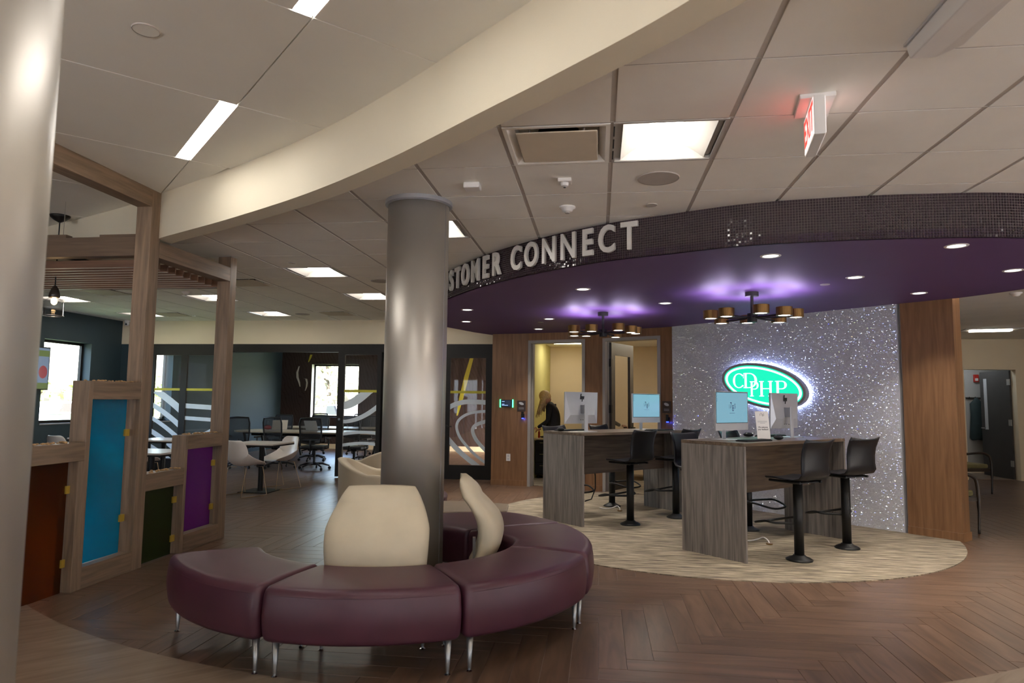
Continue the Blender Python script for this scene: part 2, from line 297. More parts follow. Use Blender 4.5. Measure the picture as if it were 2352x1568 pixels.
def tag(o, label, cat, group=None):
    o['label'] = label; o['category'] = cat
    if group: o['group'] = group
    return o
def thing(name, label, cat, loc=(0, 0, 0), rz=0, group=None):
    o = bpy.data.objects.new(name, None); COL.objects.link(o); o.location = loc; o.rotation_euler = (0, 0, rz)
    o.empty_display_size = .1
    return tag(o, label, cat, group)
def struct(name, mb, m, parent=None, **k):
    o = mb.build(name, m, parent, **k)
    if not parent: o['kind'] = 'structure'
    return o
def sroot(name, loc=(0, 0, 0), rz=0):
    o = bpy.data.objects.new(name, None); COL.objects.link(o); o.location = loc; o.rotation_euler = (0, 0, rz); o['kind'] = 'structure'; return o
def dup(root, loc, rz=None, label=None, group=None):
    def cp(o, par):
        c = o.copy(); COL.objects.link(c); c.parent = par
        for ch in o.children: cp(ch, c)
        return c
    r = cp(root, None); r.location = loc
    if rz is not None: r.rotation_euler = (0, 0, rz)
    if label: r['label'] = label
    if group: r['group'] = group
    return r
def bx(x0, x1, y0, y1, z0, z1): return MB().box(x0, x1, y0, y1, z0, z1)
def RZ(a, loc=(0, 0, 0)): return Matrix.Translation(loc) @ Matrix.Rotation(a, 4, 'Z')
def cr(P, n=10):
    out = []; N = len(P); P = [Vector(p) for p in P]
    for i in range(N-1):
        p0, p1, p2, p3 = P[max(i-1, 0)], P[i], P[i+1], P[min(i+2, N-1)]
        for k in range(n):
            t = k/n; out.append(.5*((2*p1)+(p2-p0)*t+(2*p0-5*p1+4*p2-p3)*t*t+(-p0+3*p1-3*p2+p3)*t**3))
    out.append(P[-1]); return out
def clip_half(poly, p, n):
    """keep the side where (q-p).n <= 0"""
    out = []
    for i in range(len(poly)):
        a, b = poly[i-1], poly[i]; da = (a[0]-p[0])*n[0]+(a[1]-p[1])*n[1]; db = (b[0]-p[0])*n[0]+(b[1]-p[1])*n[1]
        if (da <= 0) != (db <= 0):
            t = da/(da-db); out.append((a[0]+(b[0]-a[0])*t, a[1]+(b[1]-a[1])*t))
        if db <= 0: out.append(b)
    return out
def inside(p, poly):
    c = False
    for i in range(len(poly)):
        a, b = poly[i-1], poly[i]
        if (a[1] > p[1]) != (b[1] > p[1]) and p[0] < (b[0]-a[0])*(p[1]-a[1])/(b[1]-a[1])+a[0]: c = not c
    return c
def proj(x, y, z):
    v = Vector((x, y, z-EYE)); d = v.dot(fwd)
    if d < .2: return None
    return (v.dot(r2)/d*F_PX+1176, v.dot(d2)/d*F_PX+784)
def px_area(poly, z):
    q = [proj(x, y, z) for x, y in poly]
    if any(p is None for p in q): return 0
    if max(p[0] for p in q) < 0 or min(p[0] for p in q) > 2352 or max(p[1] for p in q) < 0 or min(p[1] for p in q) > 1568: return 0
    return abs(sum(a[0]*b[1]-b[0]*a[1] for a, b in zip(q, q[1:]+q[:1])))/2
def text_obj(name, body, size, m, parent, mtx, extrude=0, offset=0, sx=1, shear=0, align='CENTER', bevel=0, spacing=1):
    cu = bpy.data.curves.new(name, 'FONT'); cu.body = body; cu.size = size; cu.extrude = extrude; cu.offset = offset; cu.shear = shear
    cu.align_x = align; cu.align_y = 'CENTER'; cu.bevel_depth = bevel; cu.space_character = spacing; cu.resolution_u = 4
    t = bpy.data.objects.new('tmp', cu); COL.objects.link(t)
    dg = bpy.context.evaluated_depsgraph_get(); dg.update(); me = bpy.data.meshes.new_from_object(t.evaluated_get(dg))
    bpy.data.objects.remove(t); me.materials.clear(); me.materials.append(M[m] if isinstance(m, str) else m)
    me.transform(mtx @ Matrix.Diagonal((sx, 1, 1, 1)))
    o = bpy.data.objects.new(name, me); COL.objects.link(o); o.parent = parent; return o
def upright(p, normal_angle, off=0):
    """text matrix: x runs to the reader's right, y up, z out of the wall; normal_angle = heading of the outward normal"""
    nx, ny = cos(normal_angle), sin(normal_angle)
    return Matrix(((-ny, 0, nx, p[0]+nx*off), (nx, 0, ny, p[1]+ny*off), (0, 1, 0, p[2]), (0, 0, 0, 1)))
def area_light(name, loc, sx, sy, power, col, parent=None, rot=(0, 0, 0), spread=180, shape='RECTANGLE'):
    l = bpy.data.lights.new(name, 'AREA'); l.shape = shape; l.size = sx; l.size_y = sy; l.energy = power; l.color = col; l.spread = RAD(spread)
    o = bpy.data.objects.new(name, l); COL.objects.link(o); o.location = loc; o.rotation_euler = rot; o.parent = parent; return o
S2 = sqrt(2)
def AB(a, b): return ((a+b)/S2, (a-b)/S2)
# ================================================================== THE SETTING
CEIL, HIGH, CAN = 2.9, 3.2, 2.585
SOF = cr([(-9.6, 7.5), (-7.5, 7.0), (-5.65, 6.27), (-4.23, 5.61), (-3.73, 5.31), (-2.84, 4.805), (-1.95, 4.24), (-1.2, 3.66), (-.56, 3.09), (-.16, 2.73), (.31, 2.27), (1.0, 1.45), (1.7, .4), (2.3, -.9), (2.7, -2.3), (2.9, -4.1)], 8)
SOF = [(p.x, p.y) for p in SOF]
def offset(P, d):
    out = []
    for i, p in enumerate(P):
        a = P[max(i-1, 0)]; b = P[min(i+1, len(P)-1)]; t = Vector((b[0]-a[0], b[1]-a[1])).normalized(); out.append((p[0]-t.y*d, p[1]+t.x*d))
    return out
SOFO = offset(SOF, .16); SOFM = offset(SOF, .08)
def near_sof(p):
    """nearest point and outward normal (away from the high zone)"""
    best = min(range(len(SOFM)-1), key=lambda i: (SOFM[i][0]+SOFM[i+1][0]-2*p[0])**2+(SOFM[i][1]+SOFM[i+1][1]-2*p[1])**2)
    a, b = SOFM[best], SOFM[best+1]; t = Vector((b[0]-a[0], b[1]-a[1])).normalized(); return a, (-t.y, t.x)
def sdist(p):
    a, n = near_sof(p); return (p[0]-a[0])*n[0]+(p[1]-a[1])*n[1]      # >0: low-ceiling side
mb = MB(); N = len(SOF)
L = [[(SOF[i][0], SOF[i][1], 2.80), (SOFO[i][0], SOFO[i][1], 2.80), (SOFO[i][0], SOFO[i][1], 3.22), (SOF[i][0], SOF[i][1], 3.22)] for i in range(N)]
mb.loops(L); struct('trim_1', mb, 'soffit')
# canopy outline
FRONT = [(-2.42, 10.4), (-2.38, 9.2), (-2.12, 8.25), (-1.76, 7.6), (-1.155, 6.70), (-.50, 6.0), (.06, 5.57), (.44, 5.38), (1.05, 5.10), (1.62, 4.99), (2.2, 4.95), (2.92, 5.0), (3.6, 5.3), (4.08, 5.95), (4.24, 6.6), (4.18, 7.2), (3.85, 7.78)]
CF = [(p.x, p.y) for p in cr(FRONT, 14)]
REAR = [(3.80, 7.82), (1.12, 10.50), (.95, 10.62), (.07, 11.07), (-.22, 11.20), (-1.19, 11.49), (-1.81, 11.86), (-2.1, 11.3)]
CANP = CF+REAR
canopy = sroot('ceiling_canopy')
MB().prism(CANP, CAN, CAN+.06).build('canopy_underside', 'purple_paint', canopy)
fin = offset(CF, .02)
L = [[(CF[i][0], CF[i][1], CAN), (fin[i][0], fin[i][1], CAN), (fin[i][0], fin[i][1], CEIL), (CF[i][0], CF[i][1], CEIL)] for i in range(len(CF))]
# orientation of travel: left -> right with the inside on the left hand when heading +x along the front
MB().loops(L).build('fascia_backing', 'grout', canopy)
al = [0]
for i in range(1, len(CF)): al.append(al[-1]+hypot(CF[i][0]-CF[i-1][0], CF[i][1]-CF[i-1][1]))
def on_front(s):
    import bisect
    i = min(max(bisect.bisect(al, s)-1, 0), len(CF)-2); t = (s-al[i])/(al[i+1]-al[i]); a, b = CF[i], CF[i+1]
    d = Vector((b[0]-a[0], b[1]-a[1])).normalized(); return (a[0]+(b[0]-a[0])*t, a[1]+(b[1]-a[1])*t), (d.y, -d.x), (d.x, d.y)
mb = MB(); ts = .0197; rows = 16; random.seed(3); s = .35
while s < al[-1]-.1:
    p, n, t = on_front(s); g = ts*.42
    for r in range(rows):
        zc = CAN+ts*(r+.5); tilt = random.uniform(-.0006, .0006); tz = random.uniform(-.0006, .0006)
        c0 = []
        for (u, v) in ((-g, -g), (g, -g), (g, g), (-g, g)):
            c0.append((p[0]+t[0]*u+n[0]*.001, p[1]+t[1]*u+n[1]*.001, zc+v))
        for (u, v) in ((-g*.85, -g*.85), (g*.85, -g*.85), (g*.85, g*.85), (-g*.85, g*.85)):
            o_ = .0055+tilt*(1 if u > 0 else -1)+tz*(1 if v > 0 else -1); c0.append((p[0]+t[0]*u+n[0]*o_, p[1]+t[1]*u+n[1]*o_, zc+v))
        mb.add(c0, [(4, 5, 6, 7), (0, 1, 5, 4), (1, 2, 6, 5), (2, 3, 7, 6), (3, 0, 4, 7)])
    s += ts
o = mb.build('mosaic_tile', 'tile_glass', canopy); o['kind'] = 'stuff'

# low ceiling: tiles hung in a 0.61 m grid
ceil = sroot('ceiling')
G = .61; X0, Y0 = .075, 2.90
HOLES = {}                                     # cells taken by fittings
def cell(ix, iy): return X0+G*ix, Y0+G*iy
for (ix, iy, k) in [(0, 1, 'L'), (4, -4, 'L'), (7, -1, 'L'), (-6, 7, 'L'), (-6, 10, 'L'), (-10, 10, 'L'), (-10, 13, 'L'), (-14, 10, 'L'), (-14, 13, 'L'), (-3, 4, 'L'), (-6, 13, 'L'), (-10, 7, 'L'), (-3, 10, 'L'),
                    (-1, 1, 'V'), (-8, 8, 'V'), (-8, 13, 'V'), (-13, 13, 'V'), (-12, 9, 'V')]: HOLES[(ix, iy)] = k
cands = []
for ix in range(-16, 10):
    for iy in range(-6, 16):
        x, y = cell(ix, iy)
        if (ix, iy) in HOLES: continue
        if x > 4.2 and y > 6.6: continue
        p = [(x+.014, y+.005), (x+G-.014, y+.005), (x+G-.014, y+G-.005), (x+.014, y+G-.005)]
        if x < -9.25: p = clip_half(p, (-9.25, 0), (-1, 0))
        if y+G > 12.1: p = clip_half(p, (0, 12.1), (0, 1))
        ds = [sdist(q) for q in p]
        if not p or max(ds) < .02: continue
        if min(ds) < .02:
            c = (sum(q[0] for q in p)/len(p), sum(q[1] for q in p)/len(p)); a, n = near_sof(c); p = clip_half(p, (a[0]+n[0]*.02, a[1]+n[1]*.02), (-n[0], -n[1]))
        if len(p) < 3: continue
        if all(inside(q, CANP) for q in p): continue
        cands.append((px_area(p, CEIL), p))
cands.sort(key=lambda t: -t[0])
rest = MB(); nt = 0
for a, p in cands:
    if nt < 270 and a > 90: MB().prism(p, CEIL, CEIL+.012).build('ceiling_tile', 'tile', ceil); nt += 1
    else: rest.prism(p, CEIL, CEIL+.012)
o = rest.build('ceiling_tile_field', 'tile', ceil); o['kind'] = 'stuff'
for ix in range(-15, 11):
    x = X0+G*ix; ylo, yhi = -.8, 12.1
    ys = [y_/20 for y_ in range(-16, 243)]
    seg = [y_ for y_ in ys if sdist((x, y_)) > .02 and not inside((x, y_), CANP)]
    if x > 4.2: seg = [y_ for y_ in seg if y_ < 7.2]
    i = 0
    while i < len(seg):
        j = i
        while j+1 < len(seg) and seg[j+1]-seg[j] < .06: j += 1
        if seg[j]-seg[i] > .1: bx(x-.0135, x+.0135, seg[i], seg[j], CEIL+.003, CEIL+.011).build('grid_bar', 'bar', ceil)
        i = j+1
for iy in range(-1, 16):
    y_ = Y0+G*iy; xs = [x_/20 for x_ in range(-185, 112)]
    seg = [x_ for x_ in xs if sdist((x_, y_)) > .02 and not inside((x_, y_), CANP) and not (x_ > 4.2 and y_ > 7.2)]
    i = 0
    while i < len(seg):
        j = i
        while j+1 < len(seg) and seg[j+1]-seg[j] < .06: j += 1
        if seg[j]-seg[i] > .1: bx(seg[i], seg[j], y_-.0045, y_+.0045, CEIL+.001, CEIL+.010).build('cross_bar', 'bar', ceil)
        i = j+1
MB().prism([(-9.6, -4.2), (9.6, -4.2), (9.6, 7.2), (4.2, 7.2), (4.2, 12.1), (-9.6, 12.1)], CEIL+.36, CEIL+.40).build('ceiling_slab', 'slab', ceil)
# plenum closer directly over the tiles (outside the high zone)
low = [(-9.6, 12.1)]+[q for q in SOFO]+[(9.6, -4.1), (9.6, 7.2), (4.2, 7.2), (4.2, 12.1)]
MB().prism([(-9.6, 12.1), (4.2, 12.1), (4.2, 7.2), (9.6, 7.2), (9.6, -4.1)]+SOFO[::-1], CEIL+.20, CEIL+.22).build('ceiling_deck', 'slab', ceil)
MB().prism([(5.6, -4.1), (9.6, -4.1), (9.6, 7.2), (5.6, 7.2)], CEIL+.002, CEIL+.012).build('ceiling_board', 'tile', ceil)
MB().prism([(2.0, -4.1), (5.6, -4.1), (5.6, -.8), (1.6, -.8)], CEIL+.002, CEIL+.012).build('ceiling_board', 'tile', ceil)
MB().prism([(4.2, 7.2), (9.6, 7.2), (9.6, 14.5), (1.2, 14.5), (1.2, 11.2), (4.2, 8.2)], 2.75, 2.80).build('ceiling_board', 'tile', ceil)
bx(-9.3, 1.4, 12.15, 19.0, CEIL, CEIL+.04).build('ceiling_board', 'tile', ceil)
# high ceiling: 1.22 m panels set at 45 degrees
high = sroot('ceiling_high'); PN = 1.218
def UV(u, v): return ((u-v)/S2, (u+v)/S2)     # u = (x+y)/√2, v = (y-x)/√2
U0, V0 = 1.55/S2, 7.65/S2
for iu in range(-11, 6):
    for iv in range(-9, 8):
        u0 = U0+PN*iu; v0 = V0-PN*iv-PN; g = .004
        p = [UV(u0+g, v0+g), UV(u0+PN-g, v0+g), UV(u0+PN-g, v0+PN-g), UV(u0+g, v0+PN-g)]
        if (iu, iv) in ((-1, 0), (-1, 2), (-1, 4), (-3, 4)): p = [UV(u0+g, v0+g), UV(u0+PN-.10, v0+g), UV(u0+PN-.10, v0+PN-g), UV(u0+g, v0+PN-g)]
        ds = [sdist(q) for q in p]
        if min(ds) > -.02: continue
        if max(q[1] for q in p) < -4.1 or max(q[0] for q in p) < -9.4: continue
        if max(ds) > -.02:
            c = (sum(q[0] for q in p)/4, sum(q[1] for q in p)/4)
            for cc in (c, p[0], p[1], p[2], p[3]):
                a, n = near_sof(cc)
                if len(p) > 2: p = clip_half(p, a, n)
        if len(p) > 2: MB().prism(p, HIGH, HIGH+.015).build('ceiling_panel', 'tile_left', high)
MB().prism([(-9.6, -4.1)]+[(2.9, -4.1)]+SOFM[::-1], HIGH+.03, HIGH+.06).build('ceiling_slab', 'slab', high)
for k, (iu, iv) in enumerate([(-1, 0), (-1, 2), (-1, 4), (-3, 4)]):  # the last two are added out of view for more light
    u1 = U0+PN*(iu+1); v0 = V0-PN*iv-PN
    lab = ['slim linear ceiling light above the wooden divider, nearer the middle of the room', 'slim linear ceiling light cut by the top edge of the photo', 'added slim linear ceiling light, unseen above and behind the camera', 'added slim linear ceiling light, unseen behind the camera at left'][k]
    t = thing('linear_ceiling_light', lab, 'light', (*UV(u1-.05, v0+PN/2), HIGH), RAD(45), 'linear lights in the high ceiling')
    bx(-.052, .05, -PN/2+.006, PN/2-.006, .012, .022).build('housing', 'reflector', t)
    bx(-.047, .046, -PN/2+.012, PN/2-.012, .002, .012).build('diffuser', 'lit_lin', t)

# floor: slab, herringbone vinyl planks
floor = sroot('floor')
bx(-9.6, 9.7, -4.2, 19.2, -.12, -.004).build('floor_slab', 'slab', floor)
PW, PL = .152, .912
def plank_mesh(vert, m):
    g = .0008; b = .0014; lx, ly = (PW, PL) if vert else (PL, PW)
    vs = [(g, g, -.004), (lx-g, g, -.004), (lx-g, ly-g, -.004), (g, ly-g, -.004), (g+b, g+b, 0), (lx-g-b, g+b, 0), (lx-g-b, ly-g-b, 0), (g+b, ly-g-b, 0)]
    fs = [(4, 5, 6, 7), (0, 1, 5, 4), (1, 2, 6, 5), (2, 3, 7, 6), (3, 0, 4, 7)]
    return vs, fs
def set_uv(me, vert_flags):
    uv = me.uv_layers.new(name='UVMap')
    for poly in me.polygons:
        vert, ox, oy = vert_flags[poly.index//5]
        for li in poly.loop_indices:
            c = me.vertices[me.loops[li].vertex_index].co; a, b_ = c.x-ox, c.y-oy
            uv.data[li].uv = (b_, a) if vert else (a, b_)
pm = {}
for vert in (0, 1):
    vs, fs = plank_mesh(vert, 0); me = bpy.data.meshes.new('plank'); me.from_pydata(vs, [], fs); me.materials.append(M['plank']); set_uv(me, [(vert, 0, 0)]); pm[vert] = me
CC, CR = (-.68, 9.14), 5.80                    # dark field is a disc here
def in_view(x, y):
    q = proj(x, y, 0); return q and -60 < q[0] < 2412 and q[1] < 1640
CARP_C, CARP_R = (1.241, 8.519), 2.66
pl_ = []
n_ = int(PL/PW+.01)
for j in range(-90, 140):
    for i in range(-24, 24):
        # herringbone: cell repeats every 2*PL along x, shifted by PW per row
        x = i*2*PL+j*PW; y = j*PW
        for vert, xx, yy in ((0, x, y), (1, x+PL, y)):
            if vert: xx = x+PL; yy = y+PW-PL
            if -9.4 < xx+.3 < 9.5 and 1.5 < yy+.5 and yy < 18.8 and (in_view(xx+.2, yy+.2) or in_view(xx+.2, yy+.9) or in_view(xx+.9, yy+.1)):
                cx, cy = (xx+(PW if vert else PL)/2, yy+(PL if vert else PW)/2)
                if hypot(cx-CARP_C[0], cy-CARP_C[1]) < CARP_R-.5: continue
                lx, ly = (PW, PL) if vert else (PL, PW)
                pl_.append((px_area([(xx, yy), (xx+lx, yy), (xx+lx, yy+ly), (xx, yy+ly)], 0), vert, xx, yy))
pl_.sort(key=lambda t: -t[0])
many = MB(); flags = []
for k, (a, vert, xx, yy) in enumerate(pl_):
    if k < 290:
        o = bpy.data.objects.new('plank', pm[vert]); COL.objects.link(o); o.location = (xx, yy, 0); o.parent = floor
    else:
        vs, fs = plank_mesh(vert, 0); many.add([(v[0]+xx, v[1]+yy, v[2]) for v in vs], fs); flags.append((vert, xx, yy))
o = many.build('plank_field', 'plank_many', floor); set_uv(o.data, flags); o['kind'] = 'stuff'
# pale vinyl border nearer than the dark disc
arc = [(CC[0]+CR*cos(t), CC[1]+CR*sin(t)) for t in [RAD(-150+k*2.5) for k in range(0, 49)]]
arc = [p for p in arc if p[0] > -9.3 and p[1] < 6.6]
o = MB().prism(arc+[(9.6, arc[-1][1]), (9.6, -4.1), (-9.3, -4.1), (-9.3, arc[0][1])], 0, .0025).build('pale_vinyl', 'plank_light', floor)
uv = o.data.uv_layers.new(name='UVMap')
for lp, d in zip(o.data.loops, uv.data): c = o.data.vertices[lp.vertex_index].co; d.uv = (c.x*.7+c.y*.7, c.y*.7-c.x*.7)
# carpet under the desks
cp = []
for k in range(140):
    t = 2*pi*k/140; x = CARP_C[0]+2.62*cos(t)*1.0; y = CARP_C[1]+2.748*sin(t)
    cp.append((x, y))
cp = clip_half(cp, (3.38, 8.23), (1, 1)); cp = clip_half(cp, (.9, 10.64), (.45, .9)); cp = clip_half(cp, (-.2, 11.2), (.28, .96))
o = MB().prism(cp, 0, .008).build('carpet', 'carpet'); tag(o, 'cream and grey streaked carpet disc set into the wood-look floor under the desks', 'carpet')
# metal edging of the carpet is the thin line round it
# shell walls ------------------------------------------------------
def wall_seg(a, b, z0, z1, th, m, name, parent=None, side=1):
    """slab from a to b, thickness th towards the left of a->b when side=1"""
    d = Vector((b[0]-a[0], b[1]-a[1])).normalized(); n = (-d.y*th*side, d.x*th*side)
    mb = MB().prism([a, b, (b[0]+n[0], b[1]+n[1]), (a[0]+n[0], a[1]+n[1])], z0, z1)
    return struct(name, mb, m, parent)
WX = -9.25
wl_ = sroot('wall_left')
def wl_box(y0, y1, z0, z1): MB().box(WX-.24, WX, y0, y1, z0, z1).build('wall_section', 'teal_wall', wl_)
W1 = (10.25, 11.32, .96, 2.39); W2 = (12.7, 13.75, .92, 2.45)
wl_box(-4.2, W1[0], 0, 3.2); wl_box(W1[1], W2[0], 0, 2.95); wl_box(W2[1], 19.1, 0, 2.95)
for wv in (W1, W2): wl_box(wv[0], wv[1], 0, wv[2]); wl_box(wv[0], wv[1], wv[3], 3.0)
def window(name, y0, y1, z0, z1, x):
    r = sroot(name)
    f = MB(); t = .045
    for q in ((y0, y1, z0, z0+t), (y0, y1, z1-t, z1), (y0, y0+t, z0+t, z1-t), (y1-t, y1, z0+t, z1-t)): f.box(x-.05, x, *q)
    f.build('window_frame', 'black_frame', r); bx(x-.03, x-.024, y0+t, y1-t, z0+t, z1-t).build('window_pane', 'pane', r)
    bx(x, WX+.02, y0, y1, z0-.02, z0).build('window_sill', 'frame_grey', r); return r
window('window_1', *W1, WX-.16); window('window_2', *W2, WX-.16)
# back wall of the meeting room with mural and window
YB = 18.9; wb = sroot('wall_back'); B1 = (-8.33, -6.9, .90, 2.44)
def wb_box(x0, x1, z0, z1): MB().box(x0, x1, YB, YB+.24, z0, z1).build('wall_section', 'mural', wb)
wb_box(WX, B1[0], 0, 2.95); wb_box(B1[1], 1.5, 0, 2.95); wb_box(B1[0], B1[1], 0, B1[2]); wb_box(B1[0], B1[1], B1[3], 2.95)
r = sroot('window_3'); f = MB(); t = .05
for q in ((B1[0], B1[1], B1[2], B1[2]+t), (B1[0], B1[1], B1[3]-t, B1[3]), (B1[0], B1[0]+t, B1[2], B1[3]), (B1[1]-t, B1[1], B1[2], B1[3])): f.box(q[0], q[1], YB+.16, YB+.21, q[2], q[3])
f.build('window_frame', 'black_frame', r); bx(B1[0]+t, B1[1]-t, YB+.18, YB+.186, B1[2]+t, B1[3]-t).build('window_pane', 'pane', r)
bx(B1[0]-.0, B1[0]+.012, YB-.01, YB+.16, B1[2], B1[3]).build('window_jamb', 'white_plastic', r)
# painted mural strokes (flat white and ochre brush marks on the wall)
def stroke(pts, wds, m, name, parent, y):
    L = [[(p[0]-w_/2, y, p[1]), (p[0]+w_/2, y, p[1]), (p[0]+w_/2, y+.006, p[1]), (p[0]-w_/2, y+.006, p[1])] for p, w_ in zip(pts, wds)]
    MB().loops(L).build(name, m, parent)
stroke([(-8.72, 2.38), (-8.77, 2.2), (-8.76, 2.05), (-8.70, 1.9), (-8.67, 1.78)], [.03, .06, .07, .05, .02], 'white_plastic', 'mural_stroke', wb, YB-.007)
stroke([(-8.56, 2.02), (-8.49, 2.01), (-8.46, 1.9), (-8.47, 1.78), (-8.51, 1.66)], [.02, .06, .05, .04, .015], 'white_plastic', 'mural_stroke', wb, YB-.007)
stroke([(-3.56, 2.70), (-3.72, 2.1), (-3.86, 1.5), (-3.97, 1.0)], [.10, .13, .12, .04], 'film_yellow', 'mural_stroke', wb, YB-.007)
bx(WX, 1.5, YB-.012, YB, 0, .14).build('skirting', 'cream_wall', wb)
stroke([(-8.36, 2.72), (-8.39, 2.62), (-8.44, 2.5)], [.07, .06, .02], 'film_yellow', 'mural_stroke', wb, YB-.007)
# glazed front of the meeting room at Y = 12.1
YS = 12.1
wf = sroot('wall_front'); bx(-9.27, -1.84, YS, YS+.15, 2.45, 2.95).build('bulkhead', 'cream_wall', wf)
bx(WX, -8.60, YS+.01, YS+.14, 0, 2.45).build('wall_section', 'teal_wall', wf)
bx(-3.98, -2.80, YS+.01, YS+.14, 0, 2.45).build('wall_section', 'black_frame', wf)
bx(-8.60, -1.88, YS-.02, YS+.12, 2.30, 2.45).build('track_header', 'black_frame', wf)
bx(-8.60, -1.88, YS-.024, YS-.018, 2.41, 2.415).build('header_groove', 'black_metal', wf)
def glazed(name, x0, x1, y, gx0, gx1, gz0, gz1, top=2.30, film=None):
    r = sroot(name); f = MB()
    f.box(x0, gx0, y, y+.05, .02, top).box(gx1, x1, y, y+.05, .02, top).box(gx0, gx1, y, y+.05, .02, gz0).box(gx0, gx1, y, y+.05, gz1, top)
    f.build('door_frame', 'black_frame', r)
    bx(gx0, gx1, y+.02, y+.026, gz0, gz1).build('door_pane', 'pane', r)
    return r
def band(name, parent, f0, f1, x0, x1, z0, z1, y, n=18, m='film'):
    """printed film between two curves z=f0(x), z=f1(x), trimmed to the pane"""
    mb = MB(); L = []
    for k in range(n+1):
        x = x0+(x1-x0)*k/n; a, b = f0(x), f1(x); a, b = max(min(a, z1), z0), max(min(b, z1), z0)
        L.append([(x, y-.002, a), (x, y-.002, b), (x, y, b), (x, y, a)])
    mb.loops(L); return mb.build(name, m, parent)
def ring_band(name, parent, cx, cz, ax, az, wd, t0, t1, x0, x1, z0, z1, y, n=28, rot=0):
    """elliptical stripe of frosted film clipped to the pane rectangle"""
    mb = MB(); prev = None
    for k in range(n+1):
        t = RAD(t0+(t1-t0)*k/n); q = []
        for s_ in (0, 1):
            px, pz = (ax+wd*s_)*cos(t), (az+wd*s_)*sin(t)
            q.append((cx+px*cos(rot)-pz*sin(rot), cz+px*sin(rot)+pz*cos(rot)))
        if prev:
            poly = [prev[0], prev[1], q[1], q[0]]
            for pnt, nn in (((x0, 0), (-1, 0)), ((x1, 0), (1, 0)), ((0, z0), (0, -1)), ((0, z1), (0, 1))):
                if len(poly) > 2: poly = clip_half(poly, pnt, nn)
            if len(poly) > 2: mb.add([(p[0], y-.002, p[1]) for p in poly]+[(p[0], y, p[1]) for p in poly], [tuple(range(len(poly))), tuple(range(2*len(poly)-1, len(poly)-1, -1))])
        prev = q
    return mb.build(name, 'film', parent)
d1 = glazed('door_1', -8.57, -7.90, YS-.03, -8.50, -7.955, .26, 2.235)
d2_ = glazed('door_2', -7.90, -7.20, YS-.03, -7.83, -7.27, .26, 2.235)
d3 = glazed('door_3', -4.78, -3.95, YS-.10, -4.655, -4.03, .26, 2.245)
d4 = glazed('door_4', -2.80, -1.90, YS-.03, -2.672, -2.02, .27, 2.195)
for r, x0, x1, yy in ((d1, -8.50, -7.955, YS-.012), (d2_, -7.83, -7.27, YS-.012), (d3, -4.655, -4.03, YS-.082), (d4, -2.672, -2.02, YS-.012)):
    bx(x0, x1, yy-.002, yy, 1.555, 1.60).build('yellow_stripe', 'film_yellow', r)
for k, (c, w_) in enumerate(((1.50, .14), (1.22, .10), (.98, .08), (.72, .10), (.45, .08))):
    band('film_stripe', d1, lambda x, c=c: c-.55*(x+8.5)**1.0-.25*(x+8.5)**2, lambda x, c=c, w_=w_: c+w_-.5*(x+8.5)-.25*(x+8.5)**2, -8.50, -7.955, .27, 1.53, YS-.012)
for c, w_ in ((1.22, .09), (1.0, .07)):
    band('film_stripe', d2_, lambda x, c=c: c-.05*(x+7.8), lambda x, c=c, w_=w_: c+w_-.05*(x+7.8), -7.83, -7.27, .27, 1.53, YS-.012)
band('film_stripe', d2_, lambda x: .50+.45*(x+7.83), lambda x: .57+.50*(x+7.83), -7.83, -7.27, .27, 1.53, YS-.012)
band('film_stripe', d3, lambda x: 1.235+.95*(x+4.655)**1.7*.95, lambda x: 1.375+.95*(x+4.655)**1.4, -4.655, -4.03, .27, 1.555, YS-.082)
band('film_stripe', d3, lambda x: .985+.62*(x+4.655)**2, lambda x: 1.05+.66*(x+4.655)**1.8, -4.655, -4.03, .27, 1.53, YS-.082)
for c in (.76, .56):
    band('film_stripe', d3, lambda x, c=c: c+.04*sin((x+4.655)*4), lambda x, c=c: c+.055+.04*sin((x+4.655)*4), -4.655, -4.03, .27, 1.53, YS-.082)
P4 = (-2.672, -2.02, .275, 2.19, YS-.012)
def path_band(name, parent, pts, wd, x0, x1, z0, z1, y):
    Q = cr([(a, b, 0) for a, b in pts], 8); mb = MB(); prev = None
    for i, q in enumerate(Q):
        t = (Q[min(i+1, len(Q)-1)]-Q[max(i-1, 0)]).normalized(); e = [(q.x-t.y*wd/2*s_, q.y+t.x*wd/2*s_) for s_ in (-1, 1)]
        if prev:
            poly = [prev[0], prev[1], e[1], e[0]]
            for pnt, nn in (((x0, 0), (-1, 0)), ((x1, 0), (1, 0)), ((0, z0), (0, -1)), ((0, z1), (0, 1))):
                if len(poly) > 2: poly = clip_half(poly, pnt, nn)
            if len(poly) > 2: mb.add([(p[0], y-.002, p[1]) for p in poly]+[(p[0], y, p[1]) for p in poly], [tuple(range(len(poly))), tuple(range(2*len(poly)-1, len(poly)-1, -1))])
        prev = e
    return mb.build(name, 'film', parent)
path_band('film_ring', d4, [(-2.85, 1.18), (-2.67, 1.31), (-2.5, 1.38), (-2.3, 1.405), (-1.9, 1.39)], .085, *P4); path_band('film_ring', d4, [(-2.85, .92), (-2.67, .70), (-2.45, .48), (-2.2, .29), (-2.05, .18)], .09, *P4)
path_band('film_ring', d4, [(-1.9, 1.235), (-2.05, 1.235), (-2.3, 1.20), (-2.48, 1.10), (-2.545, .97), (-2.50, .80), (-2.38, .64), (-2.2, .46), (-1.95, .28)], .05, *P4)
path_band('film_ring', d4, [(-1.9, 1.08), (-2.03, 1.05), (-2.19, .99), (-2.25, .90), (-2.21, .77), (-2.12, .65), (-1.95, .48)], .065, *P4)
